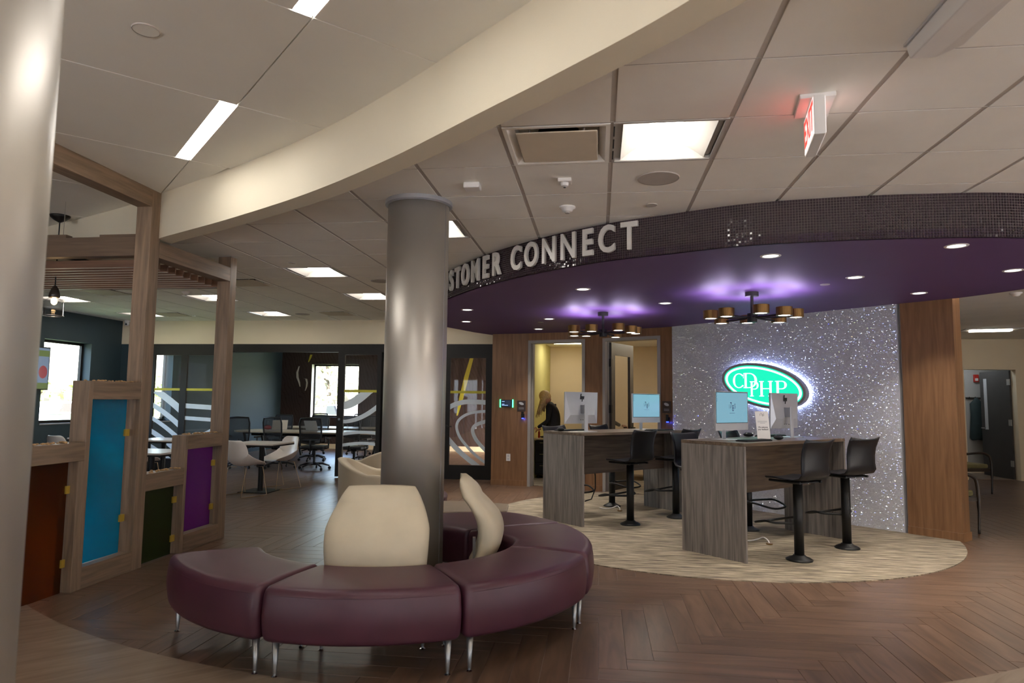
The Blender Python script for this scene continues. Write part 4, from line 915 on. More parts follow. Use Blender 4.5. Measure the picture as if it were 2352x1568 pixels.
# all-in-one computers -----------------------------------------------
def computer(a, b, face, lab, tilt=0):
    """screen looks along local -y; face = +1 towards +b (the near side)"""
    x, y = AB(a, b); t = thing('desktop_computer', lab, 'computer', (x, y, 1.0665), RAD(45) if face > 0 else RAD(225), 'all-in-one computers on the desks')
    bx(-.13, .13, -.05, .15, 0, .006).build('foot_plate', 'silver', t, bevel=.002)
    bx(-.028, .028, .085, .097, .006, .33).build('stand_post', 'silver', t, bevel=.003)
    b_ = MB(); b_.box(-.27, .27, -.008, .004, .095, .475)
    b_.add([(-.27, .004, .095), (.27, .004, .095), (.27, .004, .475), (-.27, .004, .475), (-.20, .030, .20), (.20, .030, .20), (.27, .014, .475), (-.27, .014, .475)], [(0, 4, 7, 3), (1, 2, 6, 5), (0, 1, 5, 4), (4, 5, 6, 7), (3, 7, 6, 2)])
    b_.build('body', 'silver', t); bx(-.262, .262, -.0092, -.008, .165, .468).build('bezel', 'black_metal', t)
    sc_ = bx(-.257, .257, -.0102, -.0092, .170, .463).build('screen', 'screen', t)
    bx(-.03, .03, .0, .090, .22, .32).build('stand_hinge', 'silver_dark', t)
    mx = Matrix(((1, 0, 0, 0), (0, 0, -1, -.0107), (0, 1, 0, .325), (0, 0, 0, 1)))
    for ch, dx, dz, sz in (('1', -.050, .0, .060), ('7', -.022, .010, .088), ('8', .012, -.016, .088), ('5', .046, .004, .066)):
        text_obj('logo_digit', ch, sz, 'navy', t, mx @ Matrix.Translation((dx, dz, 0)), sx=.70)
    ic = MB()
    for k in range(5): ic.box(-.250, -.243, -.0107, -.0102, .45-.018*k, .457-.018*k)
    ic.build('screen_icons', 'navy', t); bx(-.045, .045, -.0107, -.0102, .262, .2645).build('screen_caption', 'navy', t)
    mb2 = Matrix(((-1, 0, 0, 0), (0, 0, 1, .020), (0, 1, 0, .41), (0, 0, 0, 1)))
    # round-cornered maker's monogram on the back, four slanted strokes
    q = MB()
    def sl(x0, z0, z1, w_=.005, sh=.22): q.add([(x, yy, z_) for yy in (.018, .0255) for x, z_ in ((-x0-w_-(z0)*sh, .41+z0), (-x0+w_-z0*sh, .41+z0), (-x0+w_-z1*sh, .41+z1), (-x0-w_-z1*sh, .41+z1))], [(0, 1, 2, 3), (7, 6, 5, 4), (0, 4, 5, 1), (1, 5, 6, 2), (2, 6, 7, 3), (3, 7, 4, 0)])
    sl(-.026, -.022, .045); sl(-.006, -.022, .016); sl(.008, -.05, .016); sl(.026, -.022, .016)
    q.add([(x, yy, z_) for yy in (.018, .0255) for x, z_ in ((.024, .420), (.002, .420), (.0, .427), (.022, .427))], [(0, 1, 2, 3), (7, 6, 5, 4), (0, 4, 5, 1), (1, 5, 6, 2), (2, 6, 7, 3), (3, 7, 4, 0)])
    q.add([(x, yy, z_) for yy in (.018, .0255) for x, z_ in ((-.010, .389), (-.030, .389), (-.031, .395), (-.011, .395))], [(0, 1, 2, 3), (7, 6, 5, 4), (0, 4, 5, 1), (1, 5, 6, 2), (2, 6, 7, 3), (3, 7, 4, 0)])
    q.build('back_logo', 'ink', t)
    pt = MB()
    for (x_, z_) in ((-.02, .14), (-.05, .145), (.015, .14), (-.075, .137)): pt.box(x_-.008, x_+.008, .008, .016, z_-.004, z_+.004)
    pt.build('ports', 'ink', t); return t
computer(5.72, -6.02, -1, 'silver all-in-one computer seen from behind on the left desk near end')
computer(6.90, -6.02, 1, 'silver all-in-one computer with lit blue screen at the far end of the left desk')
computer(5.82, -3.98, 1, 'silver all-in-one computer with lit blue screen at the near end of the right desk')
computer(6.90, -4.06, -1, 'silver all-in-one computer seen from behind in front of the green oval sign')
def keyboard(a, b, face, lab):
    x, y = AB(a, b); t = thing('keyboard', lab, 'keyboard', (x, y, 1.0665), RAD(45) if face > 0 else RAD(225), 'keyboards on the desks')
    bx(-.21, .21, -.065, .065, 0, .012).build('case', 'charcoal', t, bevel=.003); k_ = MB()
    for r in range(5):
        for c in range(15): k_.box(-.20+c*.027, -.178+c*.027, -.055+r*.022, -.037+r*.022, .012, .017)
    o = k_.build('keys', 'black_metal', t); o['kind'] = 'stuff'
def mouse(a, b, rz, lab):
    x, y = AB(a, b); t = thing('computer_mouse', lab, 'mouse', (x, y, 1.0665), RAD(rz), 'mice on the desks')
    MB().ball((0, 0, .014), .032, 14, (1, 1.7, .75)).xform(Matrix.Translation((0, 0, .012))).build('shell', 'charcoal', t, smooth=True)
    MB().box(-.003, .003, .02, .035, .047, .052).build('scroll_wheel', 'silver_dark', t)
keyboard(5.86, -3.76, 1, 'black keyboard in front of the lit screen on the right desk'); keyboard(6.90, -4.22, -1, 'black keyboard behind the white card on the right desk')
keyboard(5.75, -6.24, -1, 'black keyboard beside the left desk computer seen from behind'); keyboard(6.9, -5.80, 1, 'black keyboard at the far end of the left desk')
mouse(6.25, -3.74, 40, 'black mouse at the foot of the white card on the right desk'); mouse(6.50, -4.24, 60, 'black mouse behind the white card on the right desk')
mouse(5.50, -6.14, 50, 'black mouse near the corner of the left desk')
x, y = AB(6.16, -3.84); t = thing('feedback_card', 'white upright feedback card on the right desk between the two computers', 'sign', (x, y, 1.0665), RAD(22))
cm = Matrix.Rotation(RAD(-8), 4, 'X')
MB().box(-.075, .075, -.001, .001, 0, .285, cm).build('card', 'paper', t); MB().box(-.075, .075, .0015, .004, .0, .285, cm).box(-.075, .075, -.03, .05, 0, .003).build('acrylic_holder', 'pane', t)
mx = cm @ Matrix(((1, 0, 0, 0), (0, 0, -1, -.0016), (0, 1, 0, 0), (0, 0, 0, 1)))
for ch, dx, dz in (('1', -.020, .250), ('7', -.007, .254), ('8', .008, .245), ('5', .022, .250)): text_obj('logo_digit', ch, .034, 'ink', t, mx @ Matrix.Translation((dx, dz, 0)), sx=.8)
text_obj('headline', 'We welcome', .021, 'ink', t, mx @ Matrix.Translation((0, .125, 0)), sx=.95, offset=.0006); text_obj('headline', 'your feedback!', .021, 'ink', t, mx @ Matrix.Translation((0, .103, 0)), sx=.95, offset=.0006)
q = MB()
for z_, w_ in ((.185, .055), (.175, .055), (.165, .03)): q.box(-w_, w_, -.0016, -.001, z_, z_+.003, cm)
q.build('small_print', 'silver_dark', t)
t = thing('paper_scrap', 'small pale paper beside the mouse on the left desk', 'paper', (*AB(5.55, -5.98), 1.0665), RAD(20)); bx(-.05, .05, -.03, .03, 0, .002).build('sheet', 'paper', t)
# white cables and floor boxes
for lab, (x, y), sg in (('white cable lying on the carpet under the right desk', (1.66, 7.36), 1), ('white cable lying on the carpet under the left desk', (.22, 9.2), 1)):
    t = thing('floor_cable', lab, 'cable', (x, y, .008), RAD(-10), 'white cables on the carpet')
    MB().tube([tuple(p) for p in cr([(-.22, .06, .006), (-.12, .02, .006), (-.04, .05, .02), (.02, .04, .045), (.06, -.02, .03), (.07, -.06, .008)], 6)], .006, 6).build('cord', 'white_plastic', t, smooth=True)
    MB().cyl(.07, -.075, 0, .012, .032, n=16).build('floor_socket', 'brass', t)

# chandeliers -------------------------------------------------------
def chandelier(x, y, angs, lab):
    t = thing('chandelier', lab, 'light', (x, y, CAN), 0, 'eight-lamp chandeliers')
    MB().cyl(0, 0, -.045, 0, .068, n=28).build('canopy_cup', 'black_frame', t); MB().cyl(0, 0, -.24, -.045, .016, n=14).build('stem', 'black_frame', t)
    MB().cyl(0, 0, -.315, -.225, .05, n=24).build('hub', 'black_frame', t)
    for k, a in enumerate(angs):
        a = RAD(a); r = .42; z_ = -.262 if k % 2 else -.248
        MB().tube([(.04*cos(a), .04*sin(a), -.265), (.2*cos(a), .2*sin(a), -.272), ((r-.07)*cos(a), (r-.07)*sin(a), z_-.01)], .010, 6).build('arm', 'black_frame', t)
        o = MB().lathe([(.060, z_-.03), (.078, z_-.03), (.078, z_+.055), (.070, z_+.055), (.066, z_+.045), (.0, z_+.045)], r*cos(a), r*sin(a), 28, caps=(0, 0)).build('lamp_drum', 'brass', t)
        MB().lathe([(.0, z_-.026), (.058, z_-.026)], r*cos(a), r*sin(a), 20, caps=(0, 0)).build('lens', 'lit_lamp', o)
        u = MB().lathe([(.0, z_+.047), (.060, z_+.047)], r*cos(a), r*sin(a), 20, caps=(0, 0)).build('up_lens', M['lit_up'], o)
    return t
M['lit_up'] = mat('lit_uplight', (.9, .9, .9, 1), .5, emit=(.74, .62, 1), es=40)
chandelier(1.59, 7.26, (-11, 38, 85, 127, 180, 222, 269, 303), 'eight-lamp black and brass chandelier over the right desk, the nearer one')
chandelier(.058, 8.796, (5, 66, 122, 154, 209, 250, 296, 325), 'eight-lamp black and brass chandelier over the left desk, the farther one')
# downlights in the purple canopy
DL = [(1.346, 5.466, 'below the mosaic band, above the nearer chandelier'), (2.588, 5.217, 'nearest the mosaic band at right'), (3.521, 6.207, 'at the right edge of the photo'), (2.328, 6.457, 'right of the nearer chandelier'),
      (3.296, 7.414, 'above the oak pier'), (.775, 8.008, 'between the two chandeliers'), (-.16, 6.962, 'below the letters of the sign'), (-.693, 9.469, 'left of the farther chandelier'), (-.957, 10.788, 'in front of the yellow office doorway'),
      (-1.673, 8.468, 'beside the column, the nearer of two'), (-1.935, 9.743, 'beside the column, the farther of two')]
for x, y, w_ in DL:
    t = thing('downlight', 'round recessed downlight in the purple canopy, '+w_, 'light', (x, y, CAN), 0, 'downlights in the purple canopy')
    MB().lathe([(.058, -.001), (.064, -.005), (.078, -.003), (.080, 0)], n=32, caps=(0, 0)).build('trim_ring', 'white_plastic', t); MB().lathe([(0, -.0008), (.058, -.0008)], n=28, caps=(0, 0)).build('lens', 'lit_down', t)
    area_light('beam', (0, 0, -.012), .11, .11, DOWN, (1, .93, .84), t, spread=95, shape='DISK')
for x, y, w_ in ((2.181, 6.819, 'right of the nearer chandelier'), (-.841, 9.832, 'left of the farther chandelier')):
    t = thing('sprinkler_cover', 'small grey disc on the purple canopy '+w_, 'sprinkler', (x, y, CAN), 0, 'ceiling discs'); MB().lathe([(.0, -.006), (.042, -.006), (.045, 0)], n=24, caps=(0, 0)).build('plate', 'frame_grey', t)

# fascia lettering ----------------------------------------------------
t = thing('fascia_lettering', 'raised pale letters reading CUSTOMER CONNECT on the dark mosaic band', 'sign')
for ch, s in (('C', 2.80), ('U', 3.015), ('S', 3.222), ('T', 3.415), ('O', 3.635), ('M', 3.889), ('E', 4.108), ('R', 4.308), ('C', 4.639), ('O', 4.860), ('N', 5.094), ('N', 5.320), ('E', 5.525), ('C', 5.715), ('T', 5.914)):
    p, n, tt = on_front(s); a = atan2(n[1], n[0])
    text_obj('letter', ch, .312, 'letter', t, upright((p[0], p[1], 2.748), a, .032), extrude=.011, offset=.006, sx=.76 if ch not in 'M' else .80, bevel=.002)

# oval sign -------------------------------------------------------------
M['sign_green'] = mat('sign_green', (.0, .3, .2, 1), .3, emit=srgb(22, 205, 160)[:3], es=1.0)
M['sign_white'] = mat('sign_white', (.9, .9, .9, 1), .3, emit=(.82, .95, 1), es=1.0); M['halo'] = mat('halo_led', (.5, .5, 1, 1), .3, emit=(.42, .52, 1), es=26)
x, y = AB(8.205, -5.06); t = thing('oval_sign', 'glowing green oval sign with white serif letters on the sparkling wall', 'sign', (x, y, 1.665), RAD(-45))
# local x = reader's right, local -y = out of the wall
TH = RAD(-12.5)
def ovl(ax, az, y, n=64): return [(ax*cos(2*pi*k/n)*cos(TH)-az*sin(2*pi*k/n)*sin(TH), y, ax*cos(2*pi*k/n)*sin(TH)+az*sin(2*pi*k/n)*cos(TH)) for k in range(n)]
MB().loops([ovl(.62, .283, -.035), ovl(.62, .283, -.125), ovl(.585, .250, -.125), ovl(.585, .250, -.115)], caps=(1, 1)).build('can', 'frame_grey', t)
MB().loops([ovl(.60, .265, -.034), ovl(.60, .265, -.028), ovl(.57, .235, -.028), ovl(.57, .235, -.034)], caps=(0, 0)).build('halo_strip', 'halo', t)
MB().loops([ovl(.583, .248, -.117), ovl(.583, .248, -.118)]).build('face', 'sign_green', t)
MB().loops([ovl(.565, .232, -.1185), ovl(.565, .232, -.1195), ovl(.530, .208, -.1195), ovl(.530, .208, -.1185)], caps=(0, 0)).build('white_ring', 'sign_white', t)
def serif(ch, x0, z0, h, par, xs=1.0):
    """roman capitals drawn from thick stems, thin hairlines and slab serifs"""
    q = MB(); y_ = -.1195; st = h*.13; th = h*.05; sf = h*.045
    def r_(xa, xb, za, zb): q.box(x0+xa, x0+xb, y_-.002, y_, z0+za, z0+zb)
    def crescent(cx, cz, rx, rz, tk, a0, a1, n=26):
        L = []
        for k in range(n+1):
            a = RAD(a0+(a1-a0)*k/n); tt_ = th+(tk-th)*abs(cos(a))**1.3
            ox, oz = cx+rx*cos(a), cz+rz*sin(a); ix, iz = cx+(rx-tt_)*cos(a), cz+(rz-min(tt_, th*1.2))*sin(a)
            L.append([(x0+ox, y_-.002, z0+oz), (x0+ix, y_-.002, z0+iz), (x0+ix, y_, z0+iz), (x0+ox, y_, z0+oz)])
        q.loops(L)
    def stem(cx, lo=0, hi=None):
        hi = h if hi is None else hi; r_(cx-st/2, cx+st/2, lo, hi); r_(cx-st*1.1, cx+st*1.1, lo, lo+sf); r_(cx-st*1.1, cx+st*1.1, hi-sf, hi)
    if ch == 'C': crescent(.44*h, .5*h, .44*h, .5*h, st*1.15, 42, 318); r_(.76*h, .79*h, .66*h, .92*h); r_(.74*h, .77*h, .10*h, .20*h)
    if ch == 'D': stem(.13*h); r_(.1*h, .42*h, h-th, h); r_(.1*h, .42*h, 0, th); crescent(.36*h, .5*h, .48*h, .5*h, st*1.15, -90, 90)
    if ch == 'P': stem(.13*h); r_(.1*h, .40*h, h-th, h); r_(.1*h, .40*h, .46*h, .46*h+th); crescent(.36*h, .73*h, .28*h, .27*h, st, -90, 90)
    if ch == 'H': stem(.13*h); stem(.66*h); r_(.1*h, .7*h, .48*h, .48*h+th*1.1)
    q.v = [(x0+(v[0]-x0)*xs, v[1], v[2]) for v in q.v]; q.build('letter', 'sign_white', par)
for ch, x0, z0, h_, xs in (('C', -.435, -.030, .20, 1.05), ('D', -.270, -.030, .20, 1.2), ('P', -.175, -.142, .20, 1.0), ('H', -.035, -.142, .20, 1.22), ('P', .195, -.142, .20, 1.25)): serif(ch, x0, z0, h_, t, xs)
# door-side devices -----------------------------------------------------
ang_w = atan2(-.985, -.170); nx, ny = cos(ang_w), sin(ang_w)
def on_oak(u, z_, off=0):      # u metres along the first oak panel
    d = Vector((OAK[1][0]-OAK[0][0], OAK[1][1]-OAK[0][1])).normalized(); return (OAK[0][0]+d.x*u, OAK[0][1]+d.y*u, z_)
def wall_thing(name, lab, cat, p, rz, group=None): return thing(name, lab, cat, p, rz, group)
rz_oak = atan2(OAK[1][1]-OAK[0][1], OAK[1][0]-OAK[0][0])
t = wall_thing('room_panel', 'black room-booking touch panel with glowing green edges on the oak wall', 'screen', on_oak(.27, 1.385), rz_oak)
bx(-.10, .10, -.022, 0, -.06, .06).build('case', 'black_metal', t, bevel=.003); M['green_led'] = mat('green_led', (.1, .9, .4, 1), .4, emit=(.08, 1, .35), es=2.2); M['panel_scr'] = mat('panel_screen', (.01, .02, .05, 1), .2, emit=(.003, .008, .018), es=1)
bx(-.088, .088, -.0235, -.022, -.053, .053).build('display', 'panel_scr', t)
for s_ in (-1, 1): bx(s_*.112-.008, s_*.112+.008, -.020, 0, -.068, .068).build('light_bar', 'green_led', t)
M['txt_blue'] = mat('lit_text', (.5, .7, 1, 1), .5, emit=(.25, .42, .8), es=1)
q = MB()
for z_, w_ in ((.028, .05), (-.018, .045), (-.036, .11)): q.box(-.08, -.08+w_, -.0245, -.0235, z_, z_+.008)
q.build('display_text', 'txt_blue', t)
def oval_plaque(lab, p, rz):
    t = thing('door_plaque', lab, 'sign', p, rz, 'brown plaques with pale oval emblems'); bx(-.075, .075, -.008, 0, -.09, .09).build('plate', mat('plaque_brown', (.035, .018, .014, 1), .4), t, bevel=.002)
    L = [(.045*cos(2*pi*k/24)*cos(-.3)-.022*sin(2*pi*k/24)*sin(-.3), -.0095, .04+.045*cos(2*pi*k/24)*sin(-.3)+.022*sin(2*pi*k/24)*cos(-.3)) for k in range(24)]
    MB().loops([L, [(a, -.008, c) for a, b, c in L]]).build('emblem', 'silver', t)
    q = MB(); q.box(-.045, .045, -.0095, -.008, -.035, -.027).box(-.045, .045, -.0095, -.008, -.055, -.047); q.build('lettering', 'silver_dark', t)
oval_plaque('brown square plaque with pale oval emblem left of the yellow office doorway', on_oak(.535, 1.345), rz_oak)
r_pq = RAD(-38); oval_plaque('brown square plaque with pale oval emblem left of the sparkling wall', (1.03, 10.545, 1.36), r_pq)
M['blue_led'] = mat('blue_led', (.1, .1, 1, 1), .4, emit=(.02, .05, 1), es=3.5)
for lab, p, rz in (('black card reader with blue light beside the yellow office doorway', on_oak(.56, 1.19), rz_oak), ('black card reader with blue light beside the sparkling wall', (1.045, 10.535, 1.19), r_pq)):
    t = thing('card_reader', lab, 'card reader', p, rz, 'card readers'); bx(-.016, .016, -.04, -.008, -.045, .06).build('case', 'black_metal', t, bevel=.004); bx(-.010, .020, -.034, -.012, -.062, -.046).build('led', 'blue_led', t)
    bx(-.030, .030, -.006, 0, -.05, .02).build('backplate', 'charcoal', t)
    l = bpy.data.lights.new('led_glow', 'POINT'); l.energy = .12; l.color = (.05, .08, 1); l.shadow_soft_size = .01; o = bpy.data.objects.new('led_glow', l); COL.objects.link(o); o.parent = t; o.location = (.02, -.03, -.065)
t = thing('power_outlet', 'white power outlet low on the oak wall beside the black glazed door', 'outlet', on_oak(.31, .47), rz_oak); bx(-.037, .037, -.006, 0, -.06, .06).build('plate', 'white_plastic', t, bevel=.002); MB().box(-.017, .017, -.0075, -.006, .008, .045).box(-.017, .017, -.0075, -.006, -.045, -.008).build('socket', 'silver', t)
# ceiling fittings -----------------------------------------------------
def troffer(ix, iy, lab):
    x, y = cell(ix, iy); t = thing('ceiling_light', lab, 'light', (x+G/2, y+G/2, CEIL), 0, 'square recessed ceiling lights')
    h = .288; f = MB()
    for q in ((-h-.012, h+.012, -h-.012, -h+.006), (-h-.012, h+.012, h-.006, h+.012), (-h-.012, -h+.004, -h+.006, h-.006), (h-.004, h+.012, -h+.006, h-.006)): f.box(*q, -.003, .012)
    f.build('frame', 'reflector', t)
    f = MB()     # two curved wings falling away from the raised middle, and closing ends
    for s_ in (-1, 1):
        L = [[(s_*(h-.04-(h-.13)*k/8), yy, .004+.085*sin(k/8*pi/2)) for yy in (-h+.01, h-.01)] for k in range(9)]
        f.loops(L, closed=False)
        f.box(s_*(h-.02)-.016, s_*(h-.02)+.016, -h+.01, h-.01, .02, .024)
    f.box(-h, h, h-.012, h-.008, .0, .10).box(-h, h, -h+.008, -h+.012, .0, .10).box(-h, h, -h, h, .10, .105); f.build('wing_reflector', 'reflector', t)
    L = [[(.085*cos(a), yy, .085-.075*sin(a)) for a in [pi*k/12 for k in range(13)]] for yy in (-h+.02, h-.02)]
    f = MB().loops(L, closed=False); f.add([(.085*cos(pi*k/12), s_, .085-.075*sin(pi*k/12)) for s_ in (-h+.02,) for k in range(13)], [tuple(range(13))]).add([(.085*cos(pi*k/12), h-.02, .085-.075*sin(pi*k/12)) for k in range(13)], [tuple(range(12, -1, -1))])
    f.build('lamp_basket', 'lit', t)
    sl = MB()
    for k in range(3): sl.box(-h-.011, -h-.003, -h+.03+k*.18, -h+.17+k*.18, -.0035, -.003)
    sl.build('air_slot', 'black_metal', t)
LAB = {(4, -4): 'added square ceiling light, unseen behind the camera at right', (7, -1): 'added square ceiling light, unseen far right of the camera', (0, 1): 'square ceiling light nearest the camera, beside the square vent', (-6, 7): 'square ceiling light between the divider and the column, the nearer one', (-6, 10): 'square ceiling light half hidden by the column, above the lounge',
       (-10, 10): 'square ceiling light beyond the second divider post', (-10, 13): 'square ceiling light close to the cream bulkhead, right of the second post', (-14, 10): 'square ceiling light behind the pendant lamp',
       (-14, 13): 'square ceiling light close to the bulkhead, behind the first divider post', (-3, 4): 'square ceiling light just right of the column top', (-6, 13): 'added square ceiling light hidden behind the column, near the bulkhead', (-10, 7): 'added square ceiling light hidden above the slat canopy', (-3, 10): 'added square ceiling light hidden behind the purple canopy'}  # the unseen ones are added to light the room
VLAB = {(-1, 1): 'square plaque air vent beside the nearest ceiling light', (-8, 8): 'square air vent right of the second divider post', (-8, 13): 'square air vent near the bulkhead left of the column', (-13, 13): 'square air vent between the divider posts near the bulkhead', (-12, 9): 'square air vent just under the slat canopy'}
def vent(ix, iy, lab):
    x, y = cell(ix, iy); t = thing('ceiling_vent', lab, 'vent', (x+G/2, y+G/2, CEIL), 0, 'square plaque air vents'); h = .29; f = MB()
    o_ = [(-h, -h), (h, -h), (h, h), (-h, h)]
    def sq(r, z_): return [(-r, -r, z_), (r, -r, z_), (r, r, z_), (-r, r, z_)]
    f.loops([sq(h+.004, .002), sq(h+.004, -.004), sq(h-.02, -.004), sq(h-.055, .03), sq(h-.06, .09)], caps=(0, 1)); f.build('frame', 'tile', t)
    bx(-.225, .225, -.225, .225, -.010, -.002).build('face_plate', 'reflector_dull', t, bevel=.004)
    MB().cyl(0, 0, .03, .088, .12, n=24).build('duct_throat', 'black_metal', t)
    f = MB()
    for s_, r_ in ((-1, 1), (1, 1), (-1, -1), (1, -1)): f.cyl(.15*s_, .19*r_, -.003, .09, .005, n=8)
    f.build('hanger', 'silver', t)
M['reflector_dull'] = mat('vent_plate', (.60, .52, .40, 1), .55, noise=.03)
for k_, v in HOLES.items():
    (troffer if v == 'L' else vent)(k_[0], k_[1], (LAB if v == 'L' else VLAB)[k_])
def disc(x, y, r, lab, name='ceiling_speaker', cat='speaker', z_=CEIL, m='bar'):
    t = thing(name, lab, cat, (x, y, z_)); MB().lathe([(0, -.004), (r*.93, -.005), (r, -.003), (r, 0)], n=36, caps=(0, 0)).build('grille', m, t); MB().lathe([(r*.96, -.006), (r*1.0, -.006), (r*1.03, 0)], n=36, caps=(0, 0)).build('rim', 'bar', t)
disc(.392, 4.442, .135, 'large round speaker grille beyond the nearest ceiling light'); disc(-2.70, 8.07, .12, 'round speaker grille at the left edge of the column'); disc(-5.135, 11.18, .12, 'round speaker grille near the bulkhead left of the vent')
disc(.393, 5.05, .042, 'small round sprinkler cover above the mosaic band', 'sprinkler_cover', 'sprinkler'); disc(-3.32, 6.908, .04, 'small round sprinkler cover left of the nearer lounge light', 'sprinkler_cover', 'sprinkler')
disc(-2.183, 2.889, .062, 'pale round sprinkler cover on the high ceiling at top left', 'sprinkler_cover', 'sprinkler', HIGH, 'tile_left')
def detector(x, y, lab, square=False, z_=CEIL):
    t = thing('smoke_detector', lab, 'detector', (x, y, z_))
    if square: bx(-.045, .045, -.045, .045, -.025, 0).build('base', 'white_plastic', t, bevel=.006); MB().lathe([(.028, -.025), (.024, -.045), (.010, -.052)], n=16).build('sensor', 'white_plastic', t); MB().cyl(0, 0, -.058, -.052, .008, n=10).build('lens', 'ink', t)
    else: MB().lathe([(.062, 0), (.062, -.010), (.045, -.018), (.040, -.034), (.022, -.042)], n=28).build('base', 'white_plastic', t, smooth=True); MB().lathe([(.020, -.040), (.018, -.050)], n=16).build('sensor', 'frame_grey', t)
detector(-.236, 5.052, 'round white smoke detector above the letters CONNECT'); detector(-.224, 4.411, 'small square white motion sensor below the square vent', True); detector(-5.74, 8.738, 'round white smoke detector beside the light behind the second post')
t = thing('junction_box', 'small square white box on the ceiling above the column', 'sensor', (-.856, 4.443, CEIL)); bx(-.055, .055, -.05, .05, -.04, 0).build('case', 'white_plastic', t, bevel=.008)
detector(4.84, 8.50, 'round smoke detector on the lower ceiling at the right edge', False, 2.75)
# exit sign
t = thing('exit_sign', 'white ceiling-mounted EXIT sign with red letters, seen nearly edge-on', 'sign', (1.035, 3.38, CEIL), RAD(-9))
bx(-.06, .10, -.12, .12, -.022, 0).build('mount_plate', 'white_plastic', t, bevel=.003); bx(-.005, .045, -.155, .165, -.215, -.022).build('housing', 'white_plastic', t, bevel=.004)
M['exit_face'] = mat('exit_face', (.8, .8, .8, 1), .4, emit=(1, .88, .84), es=.55); M['exit_red'] = mat('exit_red', (.8, .02, .01, 1), .4, emit=(1, .03, .02), es=1.3)
bx(-.008, -.005, -.148, .158, -.208, -.03).build('face', 'exit_face', t)
text_obj('letter', 'EXIT', .19, 'exit_red', t, Matrix(((0, 0, -1, -.0085), (-1, 0, 0, .005), (0, 1, 0, -.118), (0, 0, 0, 1))), sx=.78, offset=.004, extrude=.0005)
for sx_, pw in ((-.10, .35), (.16, .35)):
    l = bpy.data.lights.new('exit_glow', 'AREA'); l.shape = 'RECTANGLE'; l.size = .25; l.size_y = .10; l.energy = pw; l.color = (1, .05, .03); o = bpy.data.objects.new('exit_glow', l); COL.objects.link(o); o.parent = t
    o.location = (-.012 if sx_ < 0 else .052, 0, -.1); o.rotation_euler = (0, RAD(90 if sx_ < 0 else -90), 0); l.energy = .05
bx(.045, .0475, -.148, .158, -.208, -.03).build('face', 'exit_face', t)
t = thing('emergency_light', 'long white wedge-shaped emergency light at the top right of the ceiling', 'light', (1.335, 2.5, CEIL))
MB().loops([[(-.085, .34, -.013), (.03, .34, -.013), (.085, .22, -.013), (.085, -.42, -.013), (-.085, -.42, -.013)], [(-.080, .32, -.075), (.02, .32, -.075), (.072, .21, -.085), (.075, -.42, -.10), (-.078, -.42, -.10)]]).build('housing', 'white_plastic', t, bevel=.006)
MB().prism([(-.090, .345), (.03, .345), (.09, .225), (.09, -.425), (-.09, -.425)], -.012, -.001).build('base_tray', 'silver', t)
# corridor lamp at right
t = thing('corridor_light', 'long bright ceiling light in the corridor at right', 'light', (6.72, 12.6, 2.75), RAD(-12)); bx(-.42, .42, -.24, .24, -.012, 0).build('frame', 'reflector', t); bx(-.30, .30, -.12, .02, -.035, -.012).build('lamp_basket', 'lit_corr', t) if 'lit_corr' in M else None
M['lit_corr'] = mat('lit_corridor', (.9, .9, .9, 1), .5, emit=(1, .90, .76), es=16); bx(-.30, .30, -.12, .04, -.035, -.0121).build('lamp_basket', 'lit_corr', t)
# dome camera at the teal corner
t = thing('dome_camera', 'small white security camera under the ceiling at the dark wall corner', 'camera', (-9.08, 12.0, CEIL)); MB().cyl(0, 0, -.03, 0, .05, n=20).build('base', 'white_plastic', t); MB().ball((0, -.01, -.06), .045, 14).build('dome', 'white_plastic', t, smooth=True); MB().ball((.012, -.045, -.075), .018, 10).build('lens', 'ink', t)
# television on the teal wall
t = thing('wall_screen', 'wall screen with a red and green picture, half hidden by the near column', 'screen', (WX+.005, 9.78, 1.88), RAD(90))
bx(-.55, .55, -.05, 0, -.36, .36).build('case', 'black_metal', t, bevel=.004); M['tv'] = mat('tv_picture', (.03, .03, .03, 1), .3, emit=srgb(120, 140, 165)[:3], es=.5); M['tv_red'] = mat('tv_red', (.03, .03, .03, 1), .3, emit=srgb(170, 70, 80)[:3], es=.4); M['tv_green'] = mat('tv_green', (.03, .03, .03, 1), .3, emit=srgb(110, 130, 70)[:3], es=.4)
bx(-.53, .53, -.052, -.05, -.34, .34).build('picture', 'tv', t); bx(-.53, .53, -.053, -.052, -.34, -.24).build('picture_grass', 'tv_green', t); MB().ball((.42, -.052, -.06), .09, 14, (1, .02, 1.2)).build('picture_bloom', 'tv_red', t)
MB().box(.30, .53, -.0535, -.052, .20, .30).build('picture_leaf', 'tv_green', t)

